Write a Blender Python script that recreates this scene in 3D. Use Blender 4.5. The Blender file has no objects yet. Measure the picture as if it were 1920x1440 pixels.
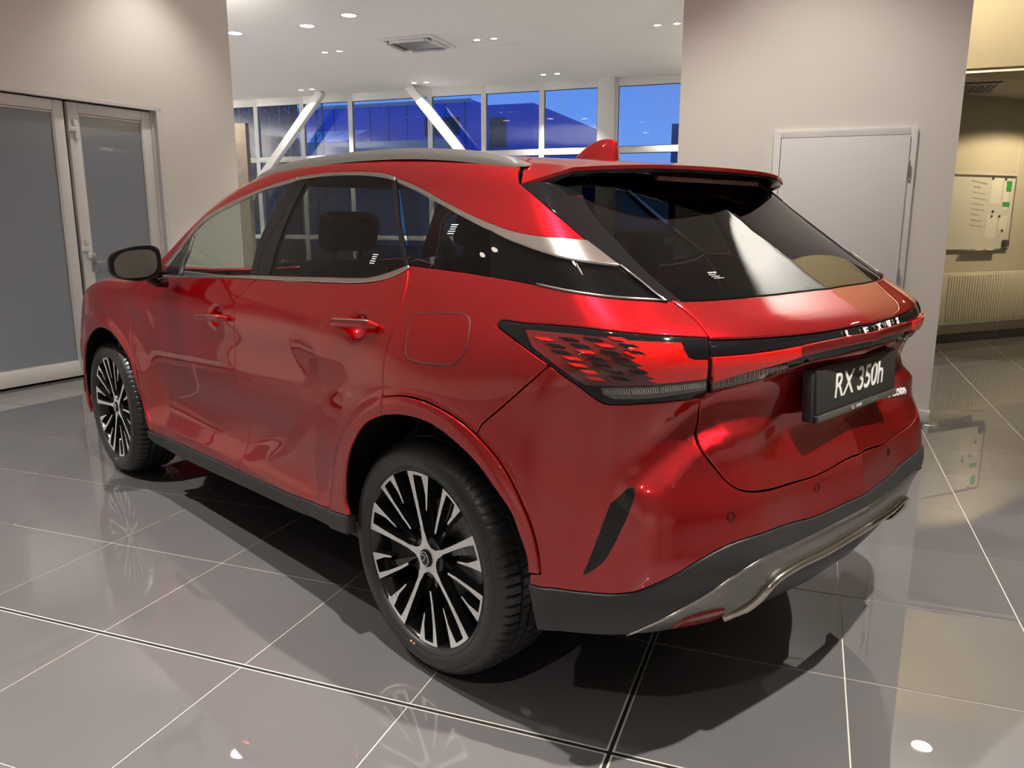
import bpy, bmesh, math, random
import numpy as np
from mathutils import Vector, Matrix, geometry
random.seed(7)
sc = bpy.context.scene
PI = math.pi

# ------------------------------------------------------------------ camera
F_PX = 1489.0
cam_d = bpy.data.cameras.new('camera'); cam = bpy.data.objects.new('camera', cam_d)
sc.collection.objects.link(cam); sc.camera = cam
cam_d.sensor_width = 36; cam_d.lens = F_PX / 1920 * 36; cam_d.clip_end = 300
yaw, pitch, roll = math.radians(-69.55), math.radians(11.729), math.radians(-0.104)
fw = Vector((math.cos(pitch) * math.cos(yaw), math.cos(pitch) * math.sin(yaw), -math.sin(pitch)))
rt = fw.cross(Vector((0, 0, 1))).normalized(); dn = fw.cross(rt)
r2 = rt * math.cos(roll) + dn * math.sin(roll); d2 = -rt * math.sin(roll) + dn * math.cos(roll)
cam.matrix_world = Matrix(((r2.x, -d2.x, -fw.x, -0.669), (r2.y, -d2.y, -fw.y, 2.937), (r2.z, -d2.z, -fw.z, 1.431), (0, 0, 0, 1)))

# ------------------------------------------------------------------ colour management
sc.view_settings.view_transform = 'Standard'
try: sc.view_settings.look = 'None'
except Exception: pass
sc.view_settings.exposure = EXPO = 0.13
sc.view_settings.gamma = 1.0
sc.view_settings.use_curve_mapping = False

# ------------------------------------------------------------------ world: dusk sky
w = bpy.data.worlds.new('dusk_sky'); sc.world = w; w.use_nodes = True
nt = w.node_tree; nt.nodes.clear()
def nn(nt, t, **k):
    n = nt.nodes.new(t)
    for a, b in k.items(): setattr(n, a, b)
    return n
out = nn(nt, 'ShaderNodeOutputWorld'); bg = nn(nt, 'ShaderNodeBackground')
tc = nn(nt, 'ShaderNodeTexCoord'); sep = nn(nt, 'ShaderNodeSeparateXYZ'); rmp = nn(nt, 'ShaderNodeValToRGB')
noi = nn(nt, 'ShaderNodeTexNoise'); mp = nn(nt, 'ShaderNodeMapping'); mix = nn(nt, 'ShaderNodeMixRGB'); cr = nn(nt, 'ShaderNodeValToRGB')
mp.inputs['Scale'].default_value = (1, 1, 3.5)
noi.inputs['Scale'].default_value = 3.2; noi.inputs['Detail'].default_value = 6
nt.links.new(tc.outputs['Generated'], sep.inputs[0]); nt.links.new(sep.outputs[2], rmp.inputs[0])
nt.links.new(tc.outputs['Generated'], mp.inputs[0]); nt.links.new(mp.outputs[0], noi.inputs['Vector'])
e = rmp.color_ramp.elements; e[0].position = 0.0; e[0].color = (.16, .33, .72, 1); e[1].position = .45; e[1].color = (.03, .085, .36, 1)
e = rmp.color_ramp.elements.new(.12); e.color = (.09, .22, .62, 1)
e = cr.color_ramp.elements; e[0].position = .48; e[0].color = (0, 0, 0, 1); e[1].position = .72; e[1].color = (.55, .55, .55, 1)
nt.links.new(noi.outputs[0], cr.inputs[0]); nt.links.new(cr.outputs[0], mix.inputs[0])
nt.links.new(rmp.outputs[0], mix.inputs[1]); mix.inputs[2].default_value = (.13, .20, .42, 1)
nt.links.new(mix.outputs[0], bg.inputs[0]); bg.inputs[1].default_value = 1.55
nt.links.new(bg.outputs[0], out.inputs[0])

# lamp strengths (used by the lamp builders below)
SPOT_W = 440.0
LAMP_EMIT = 14.0
WARM = (1.0, .94, .865)

# ------------------------------------------------------------------ materials
MATS = {}
def mat(name, base=(.5, .5, .5), rough=.5, metal=0., coat=0., spec=.5, coat_r=.03, emit=None, es=1., noise=None, bump=None, trans=0., ior=1.5):
    if name in MATS: return MATS[name]
    m = bpy.data.materials.new(name); m.use_nodes = True; nt = m.node_tree; b = nt.nodes['Principled BSDF']
    b.inputs['Base Color'].default_value = (*base, 1); b.inputs['Roughness'].default_value = rough
    b.inputs['Metallic'].default_value = metal; b.inputs['Coat Weight'].default_value = coat
    b.inputs['Coat Roughness'].default_value = coat_r; b.inputs['Specular IOR Level'].default_value = spec
    b.inputs['IOR'].default_value = ior; b.inputs['Transmission Weight'].default_value = trans
    if emit: b.inputs['Emission Color'].default_value = (*emit, 1); b.inputs['Emission Strength'].default_value = es
    if noise:   # (scale, amount)
        tc = nn(nt, 'ShaderNodeTexCoord'); no = nn(nt, 'ShaderNodeTexNoise'); no.inputs['Scale'].default_value = noise[0]; no.inputs['Detail'].default_value = 5
        mx = nn(nt, 'ShaderNodeMixRGB', blend_type='MULTIPLY'); mx.inputs[0].default_value = 1
        rp = nn(nt, 'ShaderNodeValToRGB'); rp.color_ramp.elements[0].color = (1 - noise[1],) * 3 + (1,); rp.color_ramp.elements[0].position = .3; rp.color_ramp.elements[1].position = .7
        nt.links.new(tc.outputs['Object'], no.inputs['Vector']); nt.links.new(no.outputs[0], rp.inputs[0]); nt.links.new(rp.outputs[0], mx.inputs[2])
        mx.inputs[1].default_value = (*base, 1); nt.links.new(mx.outputs[0], b.inputs['Base Color'])
    if bump:    # (scale, strength)
        tc = nn(nt, 'ShaderNodeTexCoord'); no = nn(nt, 'ShaderNodeTexNoise'); no.inputs['Scale'].default_value = bump[0]; no.inputs['Detail'].default_value = 3
        bp = nn(nt, 'ShaderNodeBump'); bp.inputs['Strength'].default_value = bump[1]; bp.inputs['Distance'].default_value = .002
        nt.links.new(tc.outputs['Object'], no.inputs['Vector']); nt.links.new(no.outputs[0], bp.inputs['Height']); nt.links.new(bp.outputs[0], b.inputs['Normal'])
    MATS[name] = m; return m
def glass_sheet(name, tint, ior=1.5, dark=0.):
    """thin tinted pane: Fresnel mirror over a coloured see-through sheet"""
    if name in MATS: return MATS[name]
    m = bpy.data.materials.new(name); m.use_nodes = True; nt = m.node_tree; nt.nodes.clear()
    o = nn(nt, 'ShaderNodeOutputMaterial'); mx = nn(nt, 'ShaderNodeMixShader'); fr = nn(nt, 'ShaderNodeFresnel'); fr.inputs[0].default_value = ior
    tr = nn(nt, 'ShaderNodeBsdfTransparent'); tr.inputs[0].default_value = (*tint, 1)
    gl = nn(nt, 'ShaderNodeBsdfGlossy'); gl.inputs['Roughness'].default_value = .006
    ge = nn(nt, 'ShaderNodeNewGeometry'); io = nn(nt, 'ShaderNodeMix'); io.inputs[2].default_value = ior; io.inputs[3].default_value = 1 / ior   # same mirror strength from either side
    nt.links.new(ge.outputs['Backfacing'], io.inputs[0]); nt.links.new(io.outputs[0], fr.inputs[0])
    nt.links.new(fr.outputs[0], mx.inputs[0]); nt.links.new(tr.outputs[0], mx.inputs[1]); nt.links.new(gl.outputs[0], mx.inputs[2]); nt.links.new(mx.outputs[0], o.inputs[0])
    MATS[name] = m; return m

# red candy paint: metallic base with fine flake, clear coat
m = mat('red_paint', (.40, .004, .009), .31, .80, coat=1., coat_r=.008)
nt = m.node_tree; b = nt.nodes['Principled BSDF']
tc = nn(nt, 'ShaderNodeTexCoord'); vo = nn(nt, 'ShaderNodeTexVoronoi'); vo.inputs['Scale'].default_value = 420
rp = nn(nt, 'ShaderNodeValToRGB'); rp.color_ramp.elements[0].color = (.41, .0015, .005, 1); rp.color_ramp.elements[1].color = (.48, .0025, .007, 1)
nt.links.new(tc.outputs['Object'], vo.inputs['Vector']); nt.links.new(vo.outputs['Color'], rp.inputs[0]); nt.links.new(rp.outputs[0], b.inputs['Base Color'])
b.inputs['Coat IOR'].default_value = 1.85; b.inputs['Specular Tint'].default_value = (.55, .02, .03, 1); b.inputs['Specular IOR Level'].default_value = .2
PAINT = m
BLACKG = mat('gloss_black', (.006, .006, .007), .05, 0)
BLACKP = mat('black_plastic', (.028, .029, .030), .42, 0, spec=.45, bump=(900, .25))
DARK = mat('dark_underbody', (.006, .006, .006), .8, 0, spec=.2)
CHROME = mat('satin_chrome', (.78, .75, .70), .20, 1.)
SATIN = mat('grey_satin_metal', (.30, .29, .275), .28, .85)
LIPM = mat('bright_skid_trim', (.62, .58, .52), .18, 1.)
RUBBER = mat('tyre_rubber', (.028, .028, .028), .36, 0, spec=.6)
ALU = mat('machined_aluminium', (.92, .92, .92), .5, .5, noise=(60, .12))
RIMB = mat('rim_gloss_black', (.012, .012, .013), .16, 0, coat=.7)
REDL = mat('red_lamp_lens', (.75, .006, .004), .08, 0, coat=1., emit=(1, .01, .004), es=.10)
REDD = mat('dark_red_lamp', (.11, .007, .007), .08, 0, coat=1.)
SMOKE = mat('smoked_clear_lens', (.11, .10, .085), .12, .3, coat=1.)
RAILM = mat('roof_rail_silver', (.50, .50, .49), .26, .9)
LETTER = mat('chrome_letter', (.90, .89, .86), .35, .15)
WHITEP = mat('plate_white_print', (.80, .78, .72), .5)
PLATE = mat('plate_dark', (.030, .028, .024), .35)
PLATEB = mat('plate_holder_strip', (.085, .080, .068), .4)
REFL = mat('red_reflector', (.30, .012, .010), .10, 0, coat=1.)
GLASSF = glass_sheet('clear_car_glass', (.80, .86, .83), 1.5)
GLASSR = glass_sheet('privacy_car_glass', (.19, .186, .175), 1.52)
GLASSB = glass_sheet('rear_window_glass', (.12, .118, .11), 1.52)
SEAT = mat('dark_seat_leather', (.030, .026, .024), .55)
TRIMI = mat('cabin_trim', (.045, .042, .040), .7)
BEIGE = mat('headliner', (.30, .28, .25), .9)

# ------------------------------------------------------------------ object helpers
def link(o, parent=None):
    sc.collection.objects.link(o)
    if parent is not None: o.parent = parent
    return o
def mesh_obj(name, verts, faces, m, parent=None, normals=None, smooth=False, mats=None, midx=None):
    me = bpy.data.meshes.new(name); me.from_pydata([tuple(v) for v in verts], [], [tuple(int(i) for i in f) for f in faces])
    for q in (mats or [m]): me.materials.append(q)
    if midx is not None: me.polygons.foreach_set('material_index', midx)
    if smooth or normals is not None: me.polygons.foreach_set('use_smooth', [True] * len(me.polygons))
    me.update()
    if normals is not None: me.normals_split_custom_set_from_vertices([tuple(n) for n in normals])
    return link(bpy.data.objects.new(name, me), parent)
def bm_obj(name, bm, m, parent=None, smooth=False, mats=None):
    me = bpy.data.meshes.new(name); bm.normal_update(); bm.to_mesh(me); bm.free()
    for q in (mats or [m]): me.materials.append(q)
    if smooth:
        me.polygons.foreach_set('use_smooth', [True] * len(me.polygons))
        try: me.set_sharp_from_angle(angle=math.radians(38))
        except Exception: pass
    return link(bpy.data.objects.new(name, me), parent)
def add_box(bm, x0, x1, y0, y1, z0, z1, bev=0., rot=None, mi=0):
    r = bmesh.ops.create_cube(bm, size=1)['verts']
    M = Matrix.Translation(((x0 + x1) / 2, (y0 + y1) / 2, (z0 + z1) / 2)) @ Matrix.Diagonal((abs(x1 - x0), abs(y1 - y0), abs(z1 - z0), 1))
    bmesh.ops.transform(bm, matrix=M, verts=r)
    fs = list({f for v in r for f in v.link_faces})
    if bev > 0:
        es = list({e for v in r for e in v.link_edges})
        q = bmesh.ops.bevel(bm, geom=es, offset=bev, segments=2, affect='EDGES', profile=.5)
        fs = list(set(q['faces']) | {f for f in fs if f.is_valid}); r = list({v for f in fs for v in f.verts})
    for f in fs: f.material_index = mi
    if rot is not None: bmesh.ops.transform(bm, matrix=rot, verts=r)
    return r
def box(name, x0, x1, y0, y1, z0, z1, m, parent=None, bev=0., rot=None):
    bm = bmesh.new(); add_box(bm, x0, x1, y0, y1, z0, z1, bev, rot); return bm_obj(name, bm, m, parent, smooth=bev > 0)
def tag(o, label, cat, group=None, kind=None):
    o['label'] = label; o['category'] = cat
    if group: o['group'] = group
    if kind: o['kind'] = kind
    return o
def struct(o, label=None, cat=None):
    o['kind'] = 'structure'
    if label: o['label'] = label
    if cat: o['category'] = cat
    return o
def empty(name, loc=(0, 0, 0), rz=0.):
    o = bpy.data.objects.new(name, None); o.empty_display_size = .2; o.location = loc; o.rotation_euler = (0, 0, rz); sc.collection.objects.link(o); return o
def tube_verts(P, r, seg=8, closed=False):
    P = np.asarray(P, float); n = len(P); V = []; Fc = []
    T = np.zeros_like(P)
    for i in range(n):
        a = P[(i - 1) % n] if (closed or i > 0) else P[i]; c = P[(i + 1) % n] if (closed or i < n - 1) else P[i]
        T[i] = (c - a) / max(np.linalg.norm(c - a), 1e-9)
    up = np.array([0, 0, 1.]) if abs(T[0][2]) < .9 else np.array([1., 0, 0])
    N = np.cross(T[0], up); N /= np.linalg.norm(N)
    rr = r if hasattr(r, '__len__') else [r] * n
    for i in range(n):
        N = N - T[i] * (N @ T[i]); N /= max(np.linalg.norm(N), 1e-9); B = np.cross(T[i], N)
        for k in range(seg):
            a = 2 * PI * k / seg; V.append(P[i] + rr[i] * (math.cos(a) * N + math.sin(a) * B))
    for i in range(n if closed else n - 1):
        j = (i + 1) % n
        for k in range(seg): Fc.append((i * seg + k, i * seg + (k + 1) % seg, j * seg + (k + 1) % seg, j * seg + k))
    if not closed: Fc.append(tuple(range(seg))[::-1]); Fc.append(tuple((n - 1) * seg + k for k in range(seg)))
    return V, Fc
def tube(name, P, r, m, parent=None, seg=8, closed=False):
    V, Fc = tube_verts(P, r, seg, closed); return mesh_obj(name, V, Fc, m, parent, smooth=True)
def lathe(name, prof, m, parent=None, n=64, axis='Y', smooth=True, mats=None, midx=None):
    """prof: list of (radius, axial)"""
    V = []; Fc = []; MI = []; k = len(prof)
    for i in range(n):
        a = 2 * PI * i / n
        for r, h in prof: V.append((r * math.cos(a), h, r * math.sin(a)) if axis == 'Y' else (r * math.cos(a), r * math.sin(a), h))
    for i in range(n):
        j = (i + 1) % n
        for q in range(k - 1):
            f = (i * k + q, i * k + q + 1, j * k + q + 1, j * k + q); Fc.append(f if axis == 'Y' else f[::-1])
            if midx: MI.append(midx[q])
    return mesh_obj(name, V, Fc, m, parent, smooth=smooth, mats=mats, midx=MI if midx else None)
def text_obj(name, s, size, m, parent, M, extrude=.002, shear=0., sx=1., bold=0., spacing=1.):
    c = bpy.data.curves.new(name, 'FONT'); c.body = s; c.size = size; c.extrude = extrude; c.shear = shear; c.align_x = 'CENTER'; c.align_y = 'CENTER'; c.offset = bold; c.space_character = spacing
    o = bpy.data.objects.new(name + '_tmp', c); sc.collection.objects.link(o)
    dg = bpy.context.evaluated_depsgraph_get(); me = bpy.data.meshes.new_from_object(o.evaluated_get(dg)); me.name = name
    bpy.data.objects.remove(o); bpy.data.curves.remove(c)
    me.transform(Matrix.Diagonal((sx, 1, 1, 1))); me.transform(M)
    me.materials.clear(); me.materials.append(m)
    return link(bpy.data.objects.new(name, me), parent)

# ================================================================== THE SHOWROOM
WALLM = mat('warm_white_wall', (.80, .765, .71), .75, noise=(.7, .03), bump=(260, .12))
CEILM = mat('ceiling_white', (.86, .85, .82), .85, noise=(.5, .03))
WFRAME = mat('white_window_frame', (.76, .75, .72), .38)
DOORW = mat('white_door_paint', (.74, .73, .72), .35)
GREYP = mat('frosted_grey_pane', (.27, .30, .345), .10, 0, coat=.8)
TILEM = mat('polished_grey_tile', (.150, .144, .147), .045, 0, spec=1., noise=(1.3, .14))
nt = TILEM.node_tree; b = nt.nodes['Principled BSDF']
tc = nn(nt, 'ShaderNodeTexCoord'); no = nn(nt, 'ShaderNodeTexNoise'); no.inputs['Scale'].default_value = 5.; no.inputs['Detail'].default_value = 8; no.inputs['Roughness'].default_value = .7
geo = nn(nt, 'ShaderNodeNewGeometry'); rp = nn(nt, 'ShaderNodeValToRGB'); rp.color_ramp.elements[0].color = (.012,) * 3 + (1,); rp.color_ramp.elements[0].position = .45; rp.color_ramp.elements[1].color = (.055,) * 3 + (1,); rp.color_ramp.elements[1].position = .75
nt.links.new(geo.outputs['Position'], no.inputs['Vector']); nt.links.new(no.outputs[0], rp.inputs[0]); nt.links.new(rp.outputs[0], b.inputs['Roughness'])
GROUT = mat('pale_grout', (.62, .59, .54), .6)
BLACKJ = mat('black_joint', (.01, .01, .01), .7)
YELW = mat('warm_lit_wall', (.72, .59, .34), .7)  # white wall; warm lamp light put into its yellowish base colour
OFFW = mat('office_wall', (.52, .48, .40), .8)
GLASSW = glass_sheet('window_pane_glass', (.88, .90, .93), 1.5)
GLASSO = glass_sheet('tinted_partition_glass', (.80, .77, .70), 1.5)
BRACEM = mat('white_steel', (.78, .77, .74), .7)
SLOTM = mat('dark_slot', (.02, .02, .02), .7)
METAL = mat('small_metal', (.5, .5, .5), .3, .9)

# ---- floor and tiles
floor = box('floor', -10, 17.2, -13.7, 7.2, -.06, -.002, GROUT); struct(floor, 'polished dark grey tiled showroom floor', 'floor')
PT = .6078; XL, YL = [], []
for a in range(-22, 24):
    x1 = 4.016 - a * PT - (.019 if a >= 7 else 0); x0 = 4.016 - (a + 1) * PT - (.019 if a >= 7 else 0)
    if x0 > -10 and x1 < 17.2: XL.append((x0 + .003, x1 - .003))
for c in range(-11, 25):
    y1 = 1.047 - c * PT - (.019 if c >= 0 else 0); y0 = 1.047 - (c + 1) * PT - (.019 if c >= 0 else 0)
    if y0 > -13.65 and y1 < 7.2: YL.append((y0 + .003, y1 - .003))
CM = cam.matrix_world.inverted()
def px(x, y, z=0):
    q = CM @ Vector((x, y, z))
    return None if q.z > -.05 else (960 + F_PX * q.x / -q.z, 720 - F_PX * q.y / -q.z, -q.z)
bm = bmesh.new(); add_box(bm, -.3017, .3017, -.3017, .3017, -.02, 0, .0012); tme = bpy.data.meshes.new('floor_tile'); bm.normal_update(); bm.to_mesh(tme); bm.free(); tme.materials.append(TILEM)
near, far = [], []
for x0, x1 in XL:
    for y0, y1 in YL:
        cx, cy = (x0 + x1) / 2, (y0 + y1) / 2; q = px(cx, cy)
        wall_x = 5.828 + .15 * cy
        vis = q is not None and -160 < q[0] < 2080 and 0 < q[1] < 1700 and not (cy > -4.3 and cx > wall_x + .4) and not (cx > -1.0 and cy < -4.2)
        (near if vis else far).append((q[2] if q else 99, cx, cy))
near.sort(); far += near[290:]; near = near[:290]
for d_, cx, cy in near:
    t = bpy.data.objects.new('floor_tile', tme); sc.collection.objects.link(t); t.parent = floor; t.location = (cx, cy, 0)
V, F_ = [], []
for d_, cx, cy in far:
    n = len(V); V += [(cx - .3017, cy - .3017, 0), (cx + .3017, cy - .3017, 0), (cx + .3017, cy + .3017, 0), (cx - .3017, cy + .3017, 0)]; F_.append((n, n + 1, n + 2, n + 3))
ft = mesh_obj('far_tiles', V, F_, TILEM, floor); ft['kind'] = 'stuff'
JX = 4.016 - 7 * PT; JY = 1.047
box('expansion_joint', JX - .0150, JX - .0040, -13.6, 7.1, -.004, -.0012, BLACKJ, floor)
box('expansion_joint', -9.9, 17.1, JY - .0150, JY - .0040, -.0042, -.0010, BLACKJ, floor)

# ---- walls
def wall_poly(name, pts, z0, z1, m):
    bm = bmesh.new(); lo = [bm.verts.new((x, y, z0)) for x, y in pts]; hi = [bm.verts.new((x, y, z1)) for x, y in pts]; n = len(pts)
    bm.faces.new(lo[::-1]); bm.faces.new(hi)
    for i in range(n): bm.faces.new((lo[i], lo[(i + 1) % n], hi[(i + 1) % n], hi[i]))
    bmesh.ops.recalc_face_normals(bm, faces=bm.faces); return bm_obj(name, bm, m)
WA = Vector((5.183, -4.30, 0)); WD = Vector((.1478, .989, 0)).normalized(); WN = Vector((WD.y, -WD.x, 0))   # along, into the wall (+X)
MW_ = Matrix(((WD.x, WN.x, 0, WA.x), (WD.y, WN.y, 0, WA.y), (0, 0, 1, 0), (0, 0, 0, 1)))   # local x along wall from its free end, local y into the wall
bm = bmesh.new()
add_box(bm, 0, .93, 0, .45, 0, 4.2, 0, MW_); add_box(bm, .93, 4.64, 0, .45, 2.455, 4.2, 0, MW_); add_box(bm, 4.64, 11.5, 0, .45, 0, 4.2, 0, MW_)
bmesh.ops.recalc_face_normals(bm, faces=bm.faces); struct(bm_obj('wall_left', bm, WALLM), 'warm white wall with the glazed double doors', 'wall')
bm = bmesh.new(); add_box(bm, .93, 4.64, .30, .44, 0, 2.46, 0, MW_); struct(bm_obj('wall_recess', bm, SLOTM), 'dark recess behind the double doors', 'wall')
def leaf(name, x0, x1, label, hinge):
    bm = bmesh.new(); d0, d1 = .06, .11; z0, z1 = .02, 2.43; st = .095
    for a in ((x0, x0 + st, z0, z1), (x1 - st, x1, z0, z1), (x0 + st, x1 - st, z1 - st * .95, z1), (x0 + st, x1 - st, z0, z0 + .13)): add_box(bm, a[0], a[1], d0, d1, a[2], a[3], .004, MW_)
    bead = .012
    for a in ((x0 + st, x0 + st + bead, z0 + .13, z1 - st), (x1 - st - bead, x1 - st, z0 + .13, z1 - st), (x0 + st, x1 - st, z1 - st - bead, z1 - st), (x0 + st, x1 - st, z0 + .13, z0 + .13 + bead)): add_box(bm, a[0], a[1], d0 + .006, d0 + .02, a[2], a[3], 0, MW_)
    o = bm_obj(name, bm, DOORW, smooth=True); struct(o, label, 'door')
    bm = bmesh.new(); add_box(bm, x0 + st, x1 - st, d0 + .016, d0 + .024, z0 + .13, z1 - st, 0, MW_); bm_obj('pane', bm, GREYP, o)
    for z in (2.20, 1.16, .25):
        bm = bmesh.new(); add_box(bm, hinge - .05, hinge + .03, d0 - .022, d0, z - .022, z + .022, .004, MW_); add_box(bm, hinge - .065, hinge - .03, d0 - .016, d0, z - .085, z - .035, .003, MW_); add_box(bm, hinge - .055, hinge - .02, d0 - .016, d0, z + .03, z + .085, .003, MW_); bm_obj('hinge', bm, DOORW, o, smooth=True)
    return o
l1 = leaf('door_1', .985, 1.815, 'narrow white framed door leaf with a grey frosted pane, nearer the car', 1.80)
leaf('door_2', 1.85, 3.19, 'wide white framed door leaf with a grey frosted pane at the left picture edge', 3.15)
leaf('door_4', 3.22, 4.60, 'wide white framed door leaf beyond the left picture edge', 3.26)
bm = bmesh.new(); add_box(bm, 1.69, 1.71, .01, .055, 1.02, 1.05, 0, MW_); add_box(bm, 1.60, 1.71, .005, .02, 1.025, 1.045, .003, MW_); add_box(bm, 1.69, 1.735, .05, .06, .95, 1.12, .003, MW_); bm_obj('door_handle', bm, METAL, l1, smooth=True)
bm = bmesh.new(); add_box(bm, .90, .96, -.004, .05, 0, 2.46, .002, MW_); add_box(bm, .90, 4.68, -.004, .05, 2.44, 2.475, .002, MW_); add_box(bm, .93, .985, .05, .12, 0, 2.45, 0, MW_); struct(bm_obj('trim_1', bm, DOORW), 'white door reveal of the double doors', 'trim')
bm = bmesh.new(); add_box(bm, 4.66, 11.4, -.014, .01, 0, .085, .002, MW_); struct(bm_obj('baseboard_left', bm, DOORW), 'white skirting of the left wall beyond the doors', 'baseboard')
bm = bmesh.new(); add_box(bm, 4.60, 4.68, -.004, .12, 0, 2.46, .002, MW_); struct(bm_obj('trim_3', bm, DOORW), 'white door post at the near end of the doors', 'trim')

wr = box('wall_right', -1.534, .334, -3.62, -3.315, 0, 4.2, WALLM); struct(wr, 'broad warm white pillar wall with a flush white door', 'wall')
bb = box('baseboard_right', -1.545, .345, -3.63, -3.303, 0, .085, DOORW, bev=.003); struct(bb, 'white skirting round the pillar wall', 'baseboard')
bm = bmesh.new()
add_box(bm, -.400, -.351, -3.318, -3.290, 0, 2.05, .003); add_box(bm, -1.285, -1.240, -3.318, -3.290, 0, 2.05, .003); add_box(bm, -1.240, -.400, -3.318, -3.290, 2.003, 2.05, .003)
struct(bm_obj('trim_2', bm, DOORW, smooth=True), 'white frame of the flush door', 'trim')
d3 = box('door_3', -1.240, -.405, -3.318, -3.275, .01, 1.998, DOORW, bev=.002); struct(d3, 'plain flush white service door in the pillar wall', 'door')
for z in (1.78, 1.05, .25):
    bm = bmesh.new(); add_box(bm, -1.254, -1.238, -3.276, -3.262, z - .045, z + .045, .003); bm_obj('hinge', bm, METAL, d3, smooth=True)
struct(box('ceiling', -10, 17.2, -13.75, 7.4, 4.2, 4.35, CEILM), 'white plaster showroom ceiling', 'ceiling')
struct(box('wall_back', -10, 7.3, 7.0, 7.3, 0, 4.2, WALLM), 'warm white wall behind the camera', 'wall')
struct(box('wall_side', -10, -9.7, -13.6, 7.2, 0, 4.2, WALLM), 'warm white wall far to the right', 'wall')
struct(box('wall_far_left', 16.9, 17.2, -13.6, 1, 0, 4.2, WALLM), 'warm white wall at the far left end', 'wall')
struct(box('wall_far', -10, 1.86, -13.75, -13.45, 0, 4.2, WALLM), 'warm white wall beside the window front', 'wall')

# ---- office behind a tinted glass partition
struct(box('wall_header', -9.7, .30, -6.62, -6.46, 2.90, 4.2, YELW), 'wall above the office glass, warm light put into its colour', 'wall')
g1 = box('window_20', -2.52, .3, -6.50, -6.488, .0, 2.90, GLASSO); struct(g1, 'tinted glass partition left of its joint', 'window')
g2 = box('window_21', -9.7, -2.528, -6.52, -6.508, .0, 2.90, GLASSO); struct(g2, 'tinted glass partition right of its joint', 'window')
OB = Vector((-2.414, -7.817, 0)); OD = Vector((-.702, -.712, 0)).normalized(); ON = Vector((-OD.y, OD.x, 0))
ON = ON if ON.dot(Vector((-1, 1, 0))) > 0 else -ON       # towards the room
MO = Matrix(((OD.x, ON.x, 0, OB.x), (OD.y, ON.y, 0, OB.y), (0, 0, 1, 0), (0, 0, 0, 1)))
def obox(name, a, m, parent=None, bev=0.):
    bm = bmesh.new(); add_box(bm, *a, bev, MO); bmesh.ops.recalc_face_normals(bm, faces=bm.faces); return bm_obj(name, bm, m, parent, smooth=bev > 0)
struct(obox('wall_office', (-1.75, 6, -.2, 0, 0, 2.82), OFFW), 'beige office wall with whiteboard and radiator', 'wall')
struct(obox('baseboard_office', (-1.75, 6, 0, .012, 0, .10), mat('dark_skirting', (.03, .028, .025), .5)), 'dark skirting of the office wall', 'baseboard')
struct(wall_poly('ceiling_office', [(-9.7, -6.62), (.3, -6.62), (.3, -13.4), (-9.7, -13.4)], 2.80, 2.88, OFFW), 'dim office ceiling', 'ceiling')
wb = empty('whiteboard', MO @ Vector((.05, 0, 1.09))); tag(wb, 'whiteboard with handwriting, papers and green cards on the office wall', 'whiteboard')
def wpart(name, a, m, bev=0.):
    o = obox(name, a, m, None, bev); o.parent = wb; o.matrix_parent_inverse = Matrix.Translation(-Vector(wb.location)); return o
WBW = mat('whiteboard_white', (.62, .61, .58), .25); INK = mat('marker_ink', (.05, .04, .05), .5); PAPER = mat('paper', (.68, .67, .63), .7); GRN = mat('green_card', (.03, .32, .07), .6)
wpart('board', (-1.0, .615, .010, .022, 1.095, 1.925), WBW)
for a in ((-1.0, .625, .008, .030, 1.920, 1.940), (-1.0, .625, .008, .030, 1.080, 1.097), (.613, .630, .008, .030, 1.080, 1.94)): wpart('board_frame', a, METAL)
wpart('pen_tray', (-.2, .40, .03, .075, 1.070, 1.082), METAL)
wpart('marker_pen', (.0, .13, .045, .060, 1.083, 1.097), PAPER); wpart('marker_pen', (.20, .32, .045, .060, 1.083, 1.097), PAPER)
for a in ((.20, .39, 1.62, 1.90), (.18, .37, 1.22, 1.49), (.40, .55, 1.32, 1.48), (.42, .52, 1.55, 1.86)): wpart('paper_sheet', (a[0], a[1], .022, .0235, a[2], a[3]), PAPER)
for a in ((.47, .56, 1.76, 1.88), (.43, .56, 1.585, 1.64)): wpart('green_card', (a[0], a[1], .0236, .0256, a[2], a[3]), GRN)
for x, z in ((.21, 1.905), (.44, 1.90), (.27, 1.53), (.26, 1.475), (.40, 1.475), (.48, 1.31)): wpart('magnet', (x - .013, x + .013, .022, .034, z - .013, z + .013), INK, .004)
wpart('sponge', (.50, .60, .024, .06, 1.12, 1.20), INK, .01)
rng = random.Random(3); V, F_ = [], []
for k in range(9):
    z = 1.87 - k * .062; x = -.16 + (.05 if k else 0); L_ = .30 if k == 0 else .12 + .16 * rng.random(); P = []
    n = int(L_ / .008)
    for i in range(n): P.append(MO @ Vector((x + i * .008, .0235, z + (.011 if k else .015) * math.sin(i * 2.1 + k) * rng.uniform(.4, 1) - .0008 * i)))
    v, f = tube_verts(np.array([tuple(q) for q in P]), .0013, 4); F_ += [tuple(t + len(V) for t in g_) for g_ in f]; V += list(v)
o = mesh_obj('handwriting', V, F_, INK); o.parent = wb; o.matrix_parent_inverse = Matrix.Translation(-Vector(wb.location)); o['kind'] = 'stuff'
rad = empty('radiator', MO @ Vector((0, .04, .235))); tag(rad, 'ribbed cream panel radiator under the whiteboard', 'radiator')
RADM = mat('radiator_enamel', (.66, .63, .54), .35)
bm = bmesh.new(); add_box(bm, -.62, 1.55, .04, .13, .235, .83, .006, MO)
for i in range(44): add_box(bm, -.50 + i * .0455, -.50 + i * .0455 + .026, .128, .142, .27, .80, .004, MO)
o = bm_obj('radiator_panel', bm, RADM, smooth=True); o.parent = rad; o.matrix_parent_inverse = Matrix.Translation(-Vector(rad.location))
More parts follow.
